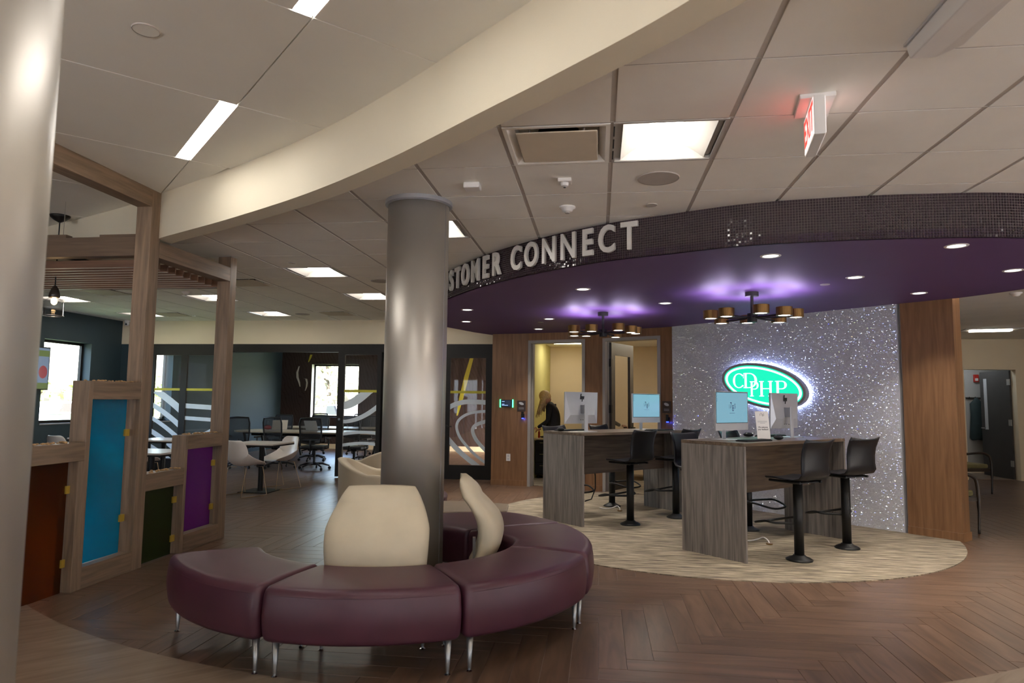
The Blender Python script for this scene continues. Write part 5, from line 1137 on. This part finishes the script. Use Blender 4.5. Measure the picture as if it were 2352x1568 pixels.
# café tables and shell chairs ------------------------------------------
def cafe_table(x, y, lab, rz=0):
    t = thing('cafe_table', lab, 'table', (x, y, 0), rz, 'square café tables')
    bx(-.36, .36, -.36, .36, .722, .745).build('tabletop', 'table_white', t, bevel=.003); bx(-.358, .358, -.358, .358, .700, .7218).build('top_edge', 'black_frame', t)
    MB().cyl(0, 0, .012, .70, .038, n=20).build('post', 'black_metal', t); bx(-.24, .24, -.24, .24, 0, .012).build('base_plate', 'black_metal', t, bevel=.003); return t
cafe_table(-5.17, 10.0, 'square café table with a single black post, between two white shell chairs'); cafe_table(-5.62, 8.02, 'square café table directly behind the divider posts'); cafe_table(-7.05, 10.35, 'square café table farther back, in front of the striped glass panes'); cafe_table(-8.3, 10.55, 'square café table by the window in the dark wall')
def shell_chair(lab):
    """faces local +y"""
    t = thing('shell_chair', lab, 'chair', (0, 0, 0), 0, 'white shell chairs'); G_ = []
    prof = [(.225, .437, .20), (.20, .452, .215), (.10, .442, .235), (0, .432, .245), (-.10, .437, .25), (-.17, .47, .25), (-.205, .53, .245), (-.225, .60, .238), (-.238, .68, .228), (-.25, .76, .21), (-.258, .80, .18), (-.260, .812, .13)]
    for i, (y_, z_, w_) in enumerate(prof):
        up = max(0, min(1, (z_-.44)/.16)) if i > 3 else 0; row = []
        side = (.012, .03, .07, .115, .155, .17)[i] if i < 6 else .17*(1-up)
        for k in range(13):
            u = -1+k/6; row.append((u*w_, y_+(.10*up*(1-max(0, (z_-.7)*3)))*abs(u)**2.4, z_+max(0, side)*abs(u)**3))
        G_.append(row)
    MB().loops(G_, closed=False).build('shell', 'white_shell', t, smooth=True, solid=.012, sub=1)
    for s_ in (-1, 1):
        MB().tube([(s_*.05, .14, .425), (s_*.20, .16, .42), (s_*.235, .225, .012), (s_*.235, .21, .006), (s_*.235, -.21, .006), (s_*.235, -.235, .012), (s_*.19, -.12, .42), (s_*.05, -.10, .42)], .0055, 8).build('wire_leg', 'wire_leg', t, smooth=True)
        MB().cyl(s_*.235, .20, 0, .006, .012, n=8).cyl(s_*.235, -.20, 0, .006, .012, n=8).build('foot_glide', 'chrome', t)
    return t
c0 = shell_chair('white shell chair seen from behind, right beside the second divider post'); c0.location = (-5.17, 9.50, 0); c0.rotation_euler = (0, 0, RAD(-22))
for x, y, rz, lab in ((-5.06, 10.42, 150, 'white shell chair at the far side of the café table, showing its inner face'), (-6.28, 8.35, -75, 'white shell chair at the café table directly behind the divider'), (-6.95, 9.62, -5, 'white shell chair drawn up to the café table near the striped panes'), (-8.38, 9.86, -15, 'white shell chair by the window, only its curved back showing above the divider'), (-7.0, 11.15, 180, 'white shell chair behind the farther café table')):
    dup(c0, (x, y, 0), RAD(rz), lab)
# meeting room ------------------------------------------------------------
def meeting_table(x0, x1, y0, y1, lab):
    t = thing('meeting_table', lab, 'table', ((x0+x1)/2, (y0+y1)/2, 0), 0, 'long pale meeting tables'); hx, hy = (x1-x0)/2, (y1-y0)/2
    MB().prism([(-hx, -hy*.3), (-hx+.25, -hy), (hx-.1, -hy), (hx, -hy*.3), (hx, hy*.3), (hx-.1, hy), (-hx+.25, hy), (-hx, hy*.3)], .705, .735).build('tabletop', 'maple', t, bevel=.004)
    for sx_ in (-1, 1):
        f = MB(); f.tube([(sx_*(hx-.5), -hy+.15, .0), (sx_*(hx-.35), -hy+.15, .70)], .03, 8).tube([(sx_*(hx-.5), hy-.15, .0), (sx_*(hx-.35), hy-.15, .70)], .03, 8).tube([(sx_*(hx-.35), -hy+.15, .69), (sx_*(hx-.35), hy-.15, .69)], .025, 8); f.build('leg_frame', 'black_metal', t)
    MB().tube([(-hx+.5, -hy+.2, .66), (hx-.5, -hy+.2, .66)], .025, 8).build('beam', 'black_metal', t)
meeting_table(-7.85, -4.2, 13.55, 14.6, 'long pale meeting table beyond the open glass front, nearer row'); meeting_table(-8.0, -4.4, 15.6, 16.7, 'long pale meeting table, farther row')
def task_chair(lab):
    t = thing('task_chair', lab, 'chair', (0, 0, 0), 0, 'black mesh task chairs')
    f = MB()
    for k in range(5):
        a = RAD(90+72*k+10); f.tube([(0, 0, .115), (.16*cos(a), .16*sin(a), .12), (.31*cos(a), .31*sin(a), .075)], [.024, .02, .014], 8)
    f.build('star_base', 'black_metal', t, smooth=True); 
    for k in range(5):
        a = RAD(90+72*k+10); f = MB(); f.cyl(0, 0, -.012, .012, .031, n=14).xform(Matrix.Translation((.31*cos(a), .31*sin(a), .031)) @ Matrix.Rotation(a, 4, 'Z') @ Matrix.Rotation(pi/2, 4, 'X')); f.build('caster', 'black_metal', t)
    MB().cyl(0, 0, .10, .40, .025, n=14).build('gas_lift', 'black_metal', t); bx(-.10, .10, -.12, .10, .385, .42).build('mechanism', 'black_metal', t, bevel=.01)
    MB().prism([(-.24, -.21), (.24, -.21), (.255, .10), (.20, .25), (-.20, .25), (-.255, .10)], .42, .485).build('seat', 'charcoal', t, bevel=.025, seg=3)
    fr = [(-.19, -.235, .55), (-.215, -.25, .72), (-.225, -.275, .93), (-.20, -.285, 1.03), (0, -.29, 1.04), (.20, -.285, 1.03), (.225, -.275, .93), (.215, -.25, .72), (.19, -.235, .55), (0, -.225, .53)]
    MB().tube(fr, .017, 8, True).build('back_frame', 'black_metal', t, smooth=True)
    MB().loops([[(x_, y_, z_) for x_ in (-w_, -w_/3, w_/3, w_)] for w_, y_, z_ in ((.19, -.228, .55), (.21, -.25, .72), (.22, -.277, .93), (.20, -.286, 1.03))], closed=False).build('back_mesh', M['mesh'], t)
    MB().tube([(0, -.10, .40), (0, -.24, .42), (0, -.25, .60)], .022, 8).build('spine', 'black_metal', t, smooth=True)
    for s_ in (-1, 1): MB().tube([(s_*.20, -.02, .42), (s_*.29, -.02, .44), (s_*.295, -.02, .62)], .016, 8).box(s_*.295-.03, s_*.295+.03, -.12, .12, .62, .645).build('armrest', 'black_metal', t)
    return t
def mesh_mat():
    m = bpy.data.materials.new('chair_mesh'); m.use_nodes = True; n = m.node_tree.nodes; l = m.node_tree.links; p = n['Principled BSDF']; p.inputs['Base Color'].default_value = (.012, .012, .013, 1)
    ck = n.new('ShaderNodeTexChecker'); ck.inputs['Scale'].default_value = 260; tc = n.new('ShaderNodeTexCoord'); l.new(tc.outputs['Object'], ck.inputs[0])
    mr = n.new('ShaderNodeMapRange'); mr.inputs['To Min'].default_value = .62; mr.inputs['To Max'].default_value = .85; l.new(ck.outputs['Fac'], mr.inputs[0]); l.new(mr.outputs[0], p.inputs['Alpha']); return m
M['mesh'] = mesh_mat()
tc0 = task_chair('black mesh task chair at the meeting table, leftmost of the near row'); tc0.location = (-7.27, 13.25, 0); tc0.rotation_euler = (0, 0, RAD(8))
for x, y, rz, lab in ((-6.48, 13.30, -12, 'black mesh task chair at the meeting table, middle of the near row'), (-5.72, 13.25, 4, 'black mesh task chair at the meeting table, left of the sliding door frame'), (-4.9, 13.3, -5, 'black mesh task chair seen through the striped sliding glass door'),
                      (-7.4, 15.05, 180, 'black mesh task chair between the two meeting tables at left'), (-6.55, 15.1, 170, 'black mesh task chair between the two meeting tables, second from left'), (-6.2, 17.15, 185, 'black mesh task chair under the meeting room window'), (-5.3, 15.1, 180, 'black mesh task chair behind the near table at right'), (-7.4, 17.1, 175, 'black mesh task chair on the far side, in front of the mural')):
    dup(tc0, (x, y, 0), RAD(rz), lab)
def laptop(x, y, z_, rz, lab):
    t = thing('laptop', lab, 'laptop', (x, y, z_), rz, 'laptops on the meeting tables'); bx(-.16, .16, -.11, .11, 0, .014).build('base', 'silver', t, bevel=.003); MB().box(-.16, .16, -.004, .004, 0, .22).xform(Matrix.Translation((0, .11, .014)) @ Matrix.Rotation(RAD(-22), 4, 'X')).build('lid', 'white_plastic', t); bx(-.14, .14, -.08, .03, .014, .016).build('keyboard_deck', 'ink', t)
laptop(-7.02, 14.3, .735, RAD(215), 'open laptop with pale lid toward the left of the meeting table'); laptop(-6.15, 14.25, .735, RAD(165), 'open laptop with pale lid in the middle of the meeting table')
t = thing('drink_cup', 'red cup with a straw on the table behind the striped glass door', 'cup', (-4.5, 14.0, .735)); MB().lathe([(.026, 0), (.036, .13)], n=20).build('cup', 'red', t); MB().lathe([(.037, .13), (.037, .138)], n=20).build('lid', 'white_plastic', t); MB().cyl(.01, 0, .138, .20, .003, n=8).build('straw', 'white_plastic', t)
t = thing('red_bag', 'small red bag lying on the meeting table at left', 'bag', (-7.3, 14.35, .735)); MB().ball((0, 0, .05), .09, 12, (1, .6, .55)).build('body', 'red', t, smooth=True); MB().tube([(-.05, 0, .09), (-.03, 0, .20), (.03, 0, .20), (.05, 0, .09)], .005, 6).build('handle', 'dark_wood', t)
t = thing('headset', 'white looped headset on the farther meeting table', 'headset', (-5.45, 14.2, .735)); MB().tube([(.06*cos(a*pi/8), 0, .085+.075*sin(a*pi/8)) for a in range(-2, 11)], .004, 6).build('headband', 'white_plastic', t); MB().ball((.06, 0, .04), .025, 10).ball((-.06, 0, .04), .025, 10).build('ear_pad', 'charcoal', t)
t = thing('meeting_room_light', 'square ceiling light inside the meeting room', 'light', (-6.2, 15.3, CEIL)); bx(-.3, .3, -.3, .3, -.01, 0).build('frame', 'reflector', t); bx(-.27, .27, -.27, .27, -.014, -.01).build('diffuser', 'lit_meet', t) if 'lit_meet' in M else None
M['lit_meet'] = mat('lit_meeting', (.9, .9, .9, 1), .5, emit=(1, .95, .88), es=2.5); bx(-.27, .27, -.27, .27, -.014, -.0101).build('diffuser', 'lit_meet', t)

# offices -----------------------------------------------------------------
t = thing('worktop_desk', 'office desk with pale top and black drawers inside the yellow doorway', 'desk', (-.95, 12.95, 0), RAD(-6))
bx(-.20, .55, -.35, .35, .715, .742).build('worktop', 'maple', t, bevel=.003); d_ = bx(-.19, .17, -.30, .30, .07, .70).build('pedestal', 'black_frame', t, bevel=.003)
for z_ in (.10, .31, .52): f = bx(-.17, .15, -.312, -.30, z_, z_+.19).build('drawer', 'charcoal', t); MB().tube([(-.10, -.325, z_+.14), (-.02, -.325, z_+.14)], .006, 6).build('handle', 'chrome', f)
f = MB()
for sx_ in (-.14, .12): f.cyl(sx_, -.25, 0, .07, .022, n=10).cyl(sx_, .25, 0, .07, .022, n=10)
f.build('caster', 'black_metal', t)
t = thing('red_bottle', 'small red bottle on the office desk in the yellow doorway', 'bottle', (-1.11, 12.80, .742)); MB().lathe([(.02, 0), (.022, .03), (.02, .10), (.008, .13), (.008, .15)], n=14).build('body', 'red', t, smooth=True); MB().cyl(0, 0, .15, .165, .010, n=10).build('cap', 'ink', t)
t = thing('desk_clutter', 'dark sunglasses case on the office desk in the yellow doorway', 'case', (-1.02, 12.78, .742)); MB().ball((0, 0, .02), .06, 10, (1.3, .6, .35)).build('case', 'dark_wood', t, smooth=True)
for lab, x, y in (('bright ceiling light inside the yellow office', -.62, 13.35), ('ceiling light inside the beige office at right', .90, 12.15)):
    t = thing('office_light', lab, 'light', (x, y, 2.6), 0, 'office ceiling lights'); bx(-.30, .30, -.30, .30, -.012, 0).build('frame', 'reflector', t); bx(-.27, .27, -.27, .27, -.016, -.012).build('diffuser', 'lit_off2' if x > 0 else 'lit_off', t)
t = thing('low_cabinet', 'cream low cabinet inside the beige office behind the left desk screen', 'cabinet', (1.15, 13.95, 0), RAD(-8)); bx(-.45, .40, -.25, .25, 0, 1.03).build('body', 'beige_wall', t, bevel=.003); MB().box(-.02, .38, -.262, -.25, .55, 1.0).box(-.43, -.03, -.262, -.25, .55, 1.0).build('door', 'beige_wall', t); bx(.30, .31, -.28, -.262, .7, .85).build('handle', 'black_metal', t)
t = thing('office_table', 'dark-edged table seen under the left desk inside the beige office', 'table', (.85, 12.9, 0)); bx(-.40, .40, -.3, .3, .50, .56).build('tabletop', 'ink', t); MB().cyl(0, 0, 0, .5, .03, n=12).build('post', 'black_metal', t)
# open door of the beige office: hinged on the left jamb, swung inwards
lf = m6 @ Matrix.Translation((.075, .12, 0)) @ Matrix.Rotation(RAD(89), 4, 'Z'); f = MB()
LW = .82
for q in ((0, .13, .01, 2.40), (LW-.13, LW, .01, 2.40), (.13, LW-.13, .01, .30), (.13, LW-.13, 2.2, 2.40)): f.box(q[0], q[1], -.022, .022, q[2], q[3], lf)
f.build('door_leaf', 'door_dark', d6); MB().box(.13, LW-.13, -.003, .003, .30, 2.2, lf).build('vision_pane', 'pane', d6)
f = MB()
for z_ in (.3, 1.25, 2.0): f.box(-.03, .012, -.03, .03, z_, z_+.13, lf)
f.build('hinge', 'black_metal', d6)
f = MB(); f.box(LW-.075, LW-.055, -.08, .08, .985, 1.005, lf).box(LW-.18, LW-.055, .065, .08, .985, 1.005, lf).box(LW-.18, LW-.055, -.08, -.065, .985, 1.005, lf); f.build('door_handle', 'black_metal', d6)

# people --------------------------------------------------------------------
def skin_chain(name, m, parent, verts, edges, radii, sub=2, root=0):
    me = bpy.data.meshes.new(name); me.from_pydata(verts, edges, []); o = bpy.data.objects.new(name, me); COL.objects.link(o); o.parent = parent
    me.materials.append(M[m] if isinstance(m, str) else m); s = o.modifiers.new('skin', 'SKIN'); s.use_smooth_shade = True
    lay = me.skin_vertices[0].data if me.skin_vertices else None
    if lay is None: me.skin_vertices.new() if hasattr(me.skin_vertices, 'new') else None; lay = me.skin_vertices[0].data
    for i, r in enumerate(radii): lay[i].radius = (r, r) if not isinstance(r, tuple) else r; lay[i].use_root = (i == root)
    d = o.modifiers.new('sub', 'SUBSURF'); d.levels = sub; d.render_levels = sub; return o
M['skin'] = mat('skin', srgb(205, 150, 118), .55, noise=.04); M['hair'] = mat('blonde_hair', (.78, .56, .27, 1), .5, noise=.25, nscale=60); M['black_cloth'] = mat('black_cloth', (.008, .008, .010, 1), .85, noise=.1); M['grey_cloth'] = mat('grey_cloth', (.03, .03, .035, 1), .85, noise=.1)
def hand(parent, p, dirv, upv, closed=.5, s=1.0):
    """palm with four fingers and a thumb; dirv: from wrist to knuckles, upv: back of the hand"""
    d = Vector(dirv).normalized(); u = Vector(upv); u = (u-d*u.dot(d)).normalized(); sd = d.cross(u); p = Vector(p)
    V = []; E_ = []; Rr = []
    def add(q, r, a=None):
        V.append(tuple(q)); Rr.append(r*s)
        if a is not None: E_.append((a, len(V)-1))
        return len(V)-1
    w0 = add(p, (.022, .022)[0]); c = add(p+d*.045*s, .026, w0)
    for k, (o_, ln) in enumerate(((-.026, .066), (-.009, .075), (.009, .070), (.025, .054))):
        kn = p+d*.085*s+sd*o_*s; a = add(kn, .0105, c); q = kn; ang = 0
        for j in range(3):
            ang += closed*.8; dd = d*cos(ang)-u*sin(ang); q = q+dd*ln*s*(.45, .32, .25)[j]; a = add(q, (.0095, .0085, .007)[j], a)
    a = add(p+d*.03*s-sd*.028*s, .013, w0); a = add(p+d*.06*s-sd*.05*s-u*.01*s, .011, a); a = add(p+d*.085*s-sd*.052*s-u*.02*s, .009, a)
    return skin_chain('hand', 'skin', parent, V, E_, Rr, 1)
def person(name_lab, loc, rz, pose):
    t = thing('person', name_lab, 'person', loc, rz); P = pose
    names = list(P['j']); idx = {n_: i for i, n_ in enumerate(names)}
    skin_chain('body', P['cloth'], t, [P['j'][n_][0] for n_ in names], [(idx[a], idx[b]) for a, b in P['e']], [P['j'][n_][1] for n_ in names], 2, idx['pelvis']); return t
# woman facing local +x, head bowed
J = {'pelvis': ((-.03, 0, .93), .135), 'waist': ((-.05, 0, 1.06), .115), 'chest': ((-.02, 0, 1.22), .13), 'upper': ((.03, 0, 1.33), .115), 'neck': ((.085, 0, 1.40), .050),
     'shl': ((.03, .145, 1.335), .062), 'ell': ((.04, .19, 1.07), .044), 'wrl': ((.24, .14, .95), .030), 'shr': ((.03, -.145, 1.335), .062), 'elr': ((.02, -.19, 1.07), .044), 'wrr': ((.22, -.15, .93), .030),
     'hpl': ((-.02, .085, .86), .098), 'knl': ((.03, .095, .48), .062), 'anl': ((-.02, .10, .10), .042), 'tol': ((.13, .11, .035), .034), 'hpr': ((-.02, -.085, .86), .098), 'knr': ((.01, -.095, .48), .062), 'anr': ((-.05, -.10, .10), .042), 'tor': ((.10, -.11, .035), .034)}
EE = [('pelvis', 'waist'), ('waist', 'chest'), ('chest', 'upper'), ('upper', 'neck'), ('upper', 'shl'), ('shl', 'ell'), ('ell', 'wrl'), ('upper', 'shr'), ('shr', 'elr'), ('elr', 'wrr'), ('pelvis', 'hpl'), ('hpl', 'knl'), ('knl', 'anl'), ('anl', 'tol'), ('pelvis', 'hpr'), ('hpr', 'knr'), ('knr', 'anr'), ('anr', 'tor')]
wm = person('person with long blonde hair and black top, standing head bowed in the yellow office', (-.83, 12.33, .007), RAD(172), {'j': J, 'e': EE, 'cloth': 'black_cloth'})
def head(par, c, tilt, hairm, long_=True):
    """head facing local +x, pitched forward by tilt"""
    T = Matrix.Translation(c) @ Matrix.Rotation(tilt, 4, 'Y')
    prof = [(-.115, .030, .0), (-.10, .055, .006), (-.07, .064, .008), (-.03, .070, .0), (.01, .076, -.006), (.05, .078, -.012), (.085, .066, -.018), (.108, .040, -.022), (.117, .012, -.022)]
    L = []
    for z_, r, ox in prof:
        L.append([(ox+r*1.18*cos(2*pi*k/20)*(1.06 if cos(2*pi*k/20) > 0 and z_ < 0 else 1), r*sin(2*pi*k/20), z_) for k in range(20)])
    h = MB().loops(L).xform(T).build('head', 'skin', par, smooth=True, sub=1)
    MB().loops([[(.078, 0, .02), (.080, .006, .02), (.080, -.006, .02)], [(.098, 0, -.02), (.085, .013, -.024), (.085, -.013, -.024)], [(.084, 0, -.032), (.080, .008, -.03), (.080, -.008, -.03)]]).xform(T).build('nose', 'skin', h, smooth=True)
    for s_ in (-1, 1): MB().ball((.076, s_*.028, .012), .010, 10, (.7, 1, .7)).xform(T).build('eye', 'white_plastic', h, smooth=True); MB().ball((.0825, s_*.028, .012), .0045, 8).xform(T).build('iris', 'ink', h); MB().ball((-.005, s_*.078, -.01), .018, 8, (.6, .4, 1.4)).xform(T).build('ear', 'skin', h, smooth=True)
    MB().ball((.082, 0, -.055), .018, 10, (.45, 1.2, .35)).xform(T).build('mouth', mat('lips', srgb(170, 90, 84), .5), h, smooth=True)
    # hair cap: down to the hairline in front, to the nape behind
    L = []
    for i in range(13):
        row = []
        for k in range(28):
            ph = 2*pi*k/28; back = .5-.5*cos(ph) if True else 0; lim = RAD(78)+RAD(62)*min(1, max(0, (back-.22)/.35)); a = lim*i/12
            r = sin(a+.02); row.append((-.018+.103*r*cos(ph), .093*r*sin(ph), .020+.112*cos(a)))
        L.append(row)
    MB().loops(L, caps=(1, 0)).xform(T).build('hair_cap', hairm, h, smooth=True, solid=.008)
    if long_:
        random.seed(5); C = T @ Vector((-.015, 0, .05))
        for k in range(46):
            a = RAD(38+(322-38)*k/45); st_ = T @ Vector((-.015+.090*cos(a), .088*sin(a), .045)); ln = random.uniform(.28, .36)
            out = Vector((cos(a)*.02, sin(a)*.025, 0)); fw = .02 if abs(a-pi) > .9 else -.01
            p1 = st_+out*.6+Vector((.0, 0, -.07)); p2 = p1+Vector((.035, 0, -.12)); p3 = p2+Vector((.03+random.uniform(-.01, .02), random.uniform(-.01, .01), -ln+.19))
            p1 = Vector((max(p1.x, .0), p1.y, p1.z)); p2 = Vector((max(p2.x, .045), p2.y*.95, p2.z)); p3 = Vector((max(p3.x, .075), p3.y*.9, p3.z))
            top = T @ Vector((-.015+.05*cos(a), .05*sin(a), .118))
            MB().tube([tuple(p) for p in cr([top, st_, p1, p2, p3], 3)], [.008]*3+[.013]*5+[.012]*3+[.005]*2, 6).build('hair_lock', hairm, h, smooth=True)
    return h
head(wm, (.135, 0, 1.485), RAD(48), 'hair')
skin_chain('neck', 'skin', wm, [(.07, 0, 1.375), (.115, 0, 1.44)], [(0, 1)], [.046, .045], 1)
hand(wm, (.25, .135, .945), (1, -.1, -.35), (.3, .2, 1), .6, .95); hand(wm, (.23, -.145, .925), (1, .1, -.3), (.3, -.2, 1), .6, .95)
# someone holding the handle of the open door, seen through its glass
ms = m6 @ lf.to_3x3().to_4x4() if False else None
J2 = {'pelvis': ((0, 0, .93), .14), 'waist': ((0, 0, 1.08), .13), 'chest': ((.0, 0, 1.25), .145), 'upper': ((.0, 0, 1.38), .12), 'neck': ((.01, 0, 1.47), .055), 'shl': ((0, .17, 1.385), .065), 'ell': ((.10, .20, 1.13), .046), 'wrl': ((.30, .10, 1.02), .031), 'shr': ((0, -.17, 1.385), .065), 'elr': ((-.01, -.21, 1.12), .046), 'wrr': ((.04, -.21, .88), .031),
      'hpl': ((0, .09, .86), .10), 'knl': ((.02, .10, .48), .064), 'anl': ((-.02, .10, .10), .043), 'tol': ((.14, .11, .035), .035), 'hpr': ((0, -.09, .86), .10), 'knr': ((.0, -.10, .48), .064), 'anr': ((-.04, -.10, .10), .043), 'tor': ((.12, -.11, .035), .035)}
hp = lf @ Vector((LW-.19, .075, 1.0)); pm_ang = RAD(75)
w0 = Matrix.Rotation(pm_ang-RAD(60), 4, 'Z') @ Vector((.345, .085, 0))
mn = person('person behind the open office door with one hand on its handle, mostly hidden', (hp.x-w0.x, hp.y-w0.y, .007), pm_ang-RAD(60), {'j': J2, 'e': EE, 'cloth': 'grey_cloth'})
head(mn, (.02, 0, 1.60), RAD(4), 'dark_wood', False); skin_chain('neck', 'skin', mn, [(.01, 0, 1.45), (.015, 0, 1.52)], [(0, 1)], [.05, .05], 1)
hand(mn, (.31, .095, 1.02), (1, -.2, -.1), (0, 0, 1), .9); hand(mn, (.045, -.21, .86), (.1, 0, -1), (0, -1, 0), .3)

# corridor chairs at right ----------------------------------------------------
def guest_chair(x, y, rz, lab):
    """faces local +y"""
    t = thing('guest_chair', lab, 'chair', (x, y, 0), rz, 'olive armchairs behind the oak pier')
    MB().prism([(-.25, -.24), (.25, -.24), (.26, .26), (-.26, .26)], .41, .48).build('seat', 'olive', t, bevel=.025, seg=3); MB().box(-.24, .24, -.27, -.22, .55, .88).build('backrest', 'olive', t, bevel=.02, seg=3)
    for s_ in (-1, 1):
        MB().tube([tuple(p) for p in cr([(s_*.29, .27, 0), (s_*.29, .285, .3), (s_*.29, .27, .56), (s_*.29, .20, .64), (s_*.29, .05, .665), (s_*.29, -.22, .64)], 5)], [.014]*5+[.020]*8+[.022]*13, 8).build('arm', 'dark_wood', t, smooth=True)
        MB().tube([(s_*.27, -.34, 0), (s_*.27, -.25, .45), (s_*.26, -.27, .88)], .018, 8).build('rear_leg', 'dark_wood', t, smooth=True)
    MB().box(-.28, .28, .22, .25, .36, .41).box(-.28, .28, -.25, -.22, .36, .41).box(-.29, -.26, -.25, .27, .36, .41).box(.26, .29, -.25, .27, .36, .41).build('seat_rail', 'dark_wood', t)
guest_chair(3.88, 8.52, RAD(-68), 'olive armchair with dark curved arms just behind the oak pier'); guest_chair(6.05, 12.35, RAD(-75), 'olive armchair with dark curved arms farther down the corridor')
# beyond the corridor door
t = thing('fire_alarm', 'red fire alarm on the grey wall beyond the corridor door', 'alarm', (8.12, 15.85, 2.03)); bx(-.05, .05, -.04, 0, -.08, .08).build('body', 'red', t, bevel=.006); bx(-.028, .028, -.05, -.04, -.055, .0).build('strobe', 'white_plastic', t)
t = thing('coat_rack', 'dark coat hook rail on the grey wall', 'hook rail', (8.06, 15.85, 1.60)); bx(-.16, .16, -.02, 0, -.02, .02).build('rail', 'dark_wood', t); f = MB()
for x_ in (-.12, 0, .12): f.tube([(x_, -.02, 0), (x_, -.07, -.01), (x_, -.075, .03)], .007, 6)
f.build('hook', 'black_metal', t)
t = thing('hanging_coat', 'dark jacket hanging from the hook rail beyond the corridor door', 'coat', (8.06, 15.75, 1.60)); L = []
for z_, w_, d_ in ((.01, .02, .02), (-.05, .07, .04), (-.12, .14, .055), (-.35, .13, .06), (-.60, .15, .065), (-.85, .17, .06), (-.88, .16, .05)):
    L.append([(w_*cos(2*pi*k/16)*(1+.12*cos(6*pi*k/16)), d_*sin(2*pi*k/16), z_-.02*sin(4*pi*k/16)*(z_ < -.5)) for k in range(16)])
MB().loops(L).build('body', mat('coat_green', (.02, .035, .035, 1), .85, noise=.15), t, smooth=True); MB().tube([(.10, -.02, -.12), (.17, -.03, -.45), (.16, -.03, -.78)], [.05, .05, .04], 8).build('sleeve', 'grey_cloth', t, smooth=True)
t = thing('wall_outlet', 'white outlet low on the grey wall beyond the corridor door', 'outlet', (8.30, 15.85, .70)); bx(-.036, .036, -.006, 0, -.058, .058).build('plate', 'white_plastic', t, bevel=.002); bx(-.015, .015, -.008, -.006, -.04, .04).build('socket', 'silver', t)
t = thing('back_room_light', 'ceiling light in the room beyond the corridor door', 'light', (7.6, 15.2, 2.6)); bx(-.28, .28, -.28, .28, -.01, 0).build('frame', 'reflector', t); M['lit_room'] = mat('lit_room', (.9, .9, .9, 1), .5, emit=(.8, .9, 1), es=7); bx(-.26, .26, -.26, .26, -.014, -.0101).build('diffuser', 'lit_room', t)

# outdoors -----------------------------------------------------------------------
random.seed(21); ORD = ['first', 'second', 'third', 'fourth', 'fifth', 'sixth', 'seventh']
def bush(x, y, r, h, lab, m, grp):
    t = thing('tree', lab, 'tree', (x, y, -.25), random.uniform(0, 6), grp); mb = MB()
    for k in range(420):
        a, b_, c_ = random.gauss(0, .42), random.gauss(0, .42), random.uniform(.12, 1)
        q = Vector((a*r*(1.15-c_*.6), b_*r*(1.15-c_*.6), c_*h)); s_ = random.uniform(.10, .26)*r*.45; n1 = Vector((random.gauss(0, 1), random.gauss(0, 1), random.gauss(0, 1))).normalized(); n2 = n1.orthogonal().normalized()*s_; n3 = n1.cross(n2).normalized()*s_
        mb.add([q-n2, q-n3, q+n2, q+n3], [(0, 1, 2, 3)])
    mb.build('foliage', m, t)
    f = MB().tube([(0, 0, 0), (.05, .03, h*.4), (-.04, 0, h*.8)], [r*.07, r*.05, r*.02], 8)
    for k in range(6): a = k*1.05; f.tube([(0, 0, h*.3+k*.06*h), (cos(a)*r*.35, sin(a)*r*.35, h*.55+k*.06*h)], [r*.03, r*.01], 6)
    f.build('trunk', 'dark_wood', t)
lf_g = mat('leaf_green', (.28, .38, .15, 1), .8, noise=.3, nscale=3); lf_p = mat('leaf_pale', (.36, .40, .28, 1), .8, noise=.3, nscale=3)
for k in range(7): bush(-21+k*2.6, 38+random.uniform(-1, 2), 2.0, random.uniform(4.2, 6.0), 'pale spring tree outside the meeting room window, '+ORD[k]+' from the left', lf_p, 'trees outside the meeting room window')
for k in range(7): bush(-30-random.uniform(0, 3), 25+k*4.5, 2.6, random.uniform(2.6, 3.8), 'green hedge tree outside the dark wall window, '+ORD[k]+' from the left', lf_g, 'trees outside the dark wall window')
def car(x, y, rz, lab, m):
    t = thing('parked_car', lab, 'car', (x, y, -.235), rz, 'parked cars outdoors')
    side = [(-2.1, .35), (-2.15, .75), (-1.5, .95), (-.9, 1.42), (.6, 1.45), (1.35, 1.0), (2.1, .85), (2.2, .5), (2.15, .3)]
    MB().loops([[(a, s_*w_, b_) for a, b_ in side] for s_, w_ in ((-1, .80), (-1, .88), (1, .88), (1, .80))]).build('body', m, t, bevel=.06, seg=3)
    gl = [(-.95, .98), (-.75, 1.36), (.5, 1.38), (1.1, 1.0)]; MB().loops([[(a, s_, b_) for a, b_ in gl] for s_ in (-.895, .895)]).build('window_glass', 'ink', t)
    for sx_ in (-1.35, 1.35):
        for sy in (-.82, .82): MB().cyl(0, 0, -.10, .10, .33, n=20).xform(Matrix.Translation((sx_, sy, .33)) @ Matrix.Rotation(pi/2, 4, 'X')).build('wheel', 'black_metal', t)
    MB().box(2.16, 2.24, -.55, -.3, .6, .72).box(2.16, 2.24, .3, .55, .6, .72).build('headlight', 'chrome', t); MB().box(2.18, 2.25, -.28, .28, .42, .62).build('grille', 'ink', t)
M['car_white'] = mat('car_white', (.7, .7, .7, 1), .25, noise=.02, coat=.5)
car(-10.9, 29.0, RAD(-55), 'white parked car outside the meeting room window', 'car_white'); car(-23.2, 27.0, RAD(80), 'white parked car outside the dark wall window', 'car_white')
t = thing('utility_box', 'pale green utility box outside the dark wall window', 'box', (-17.2, 20.3, -.25)); bx(-.6, .6, -.5, .5, 0, 1.1).build('body', mat('box_green', (.20, .32, .24, 1), .7, noise=.1), t, bevel=.03); bx(-.63, .63, -.53, .53, 1.1, 1.14).build('lid', 'frame_grey', t)
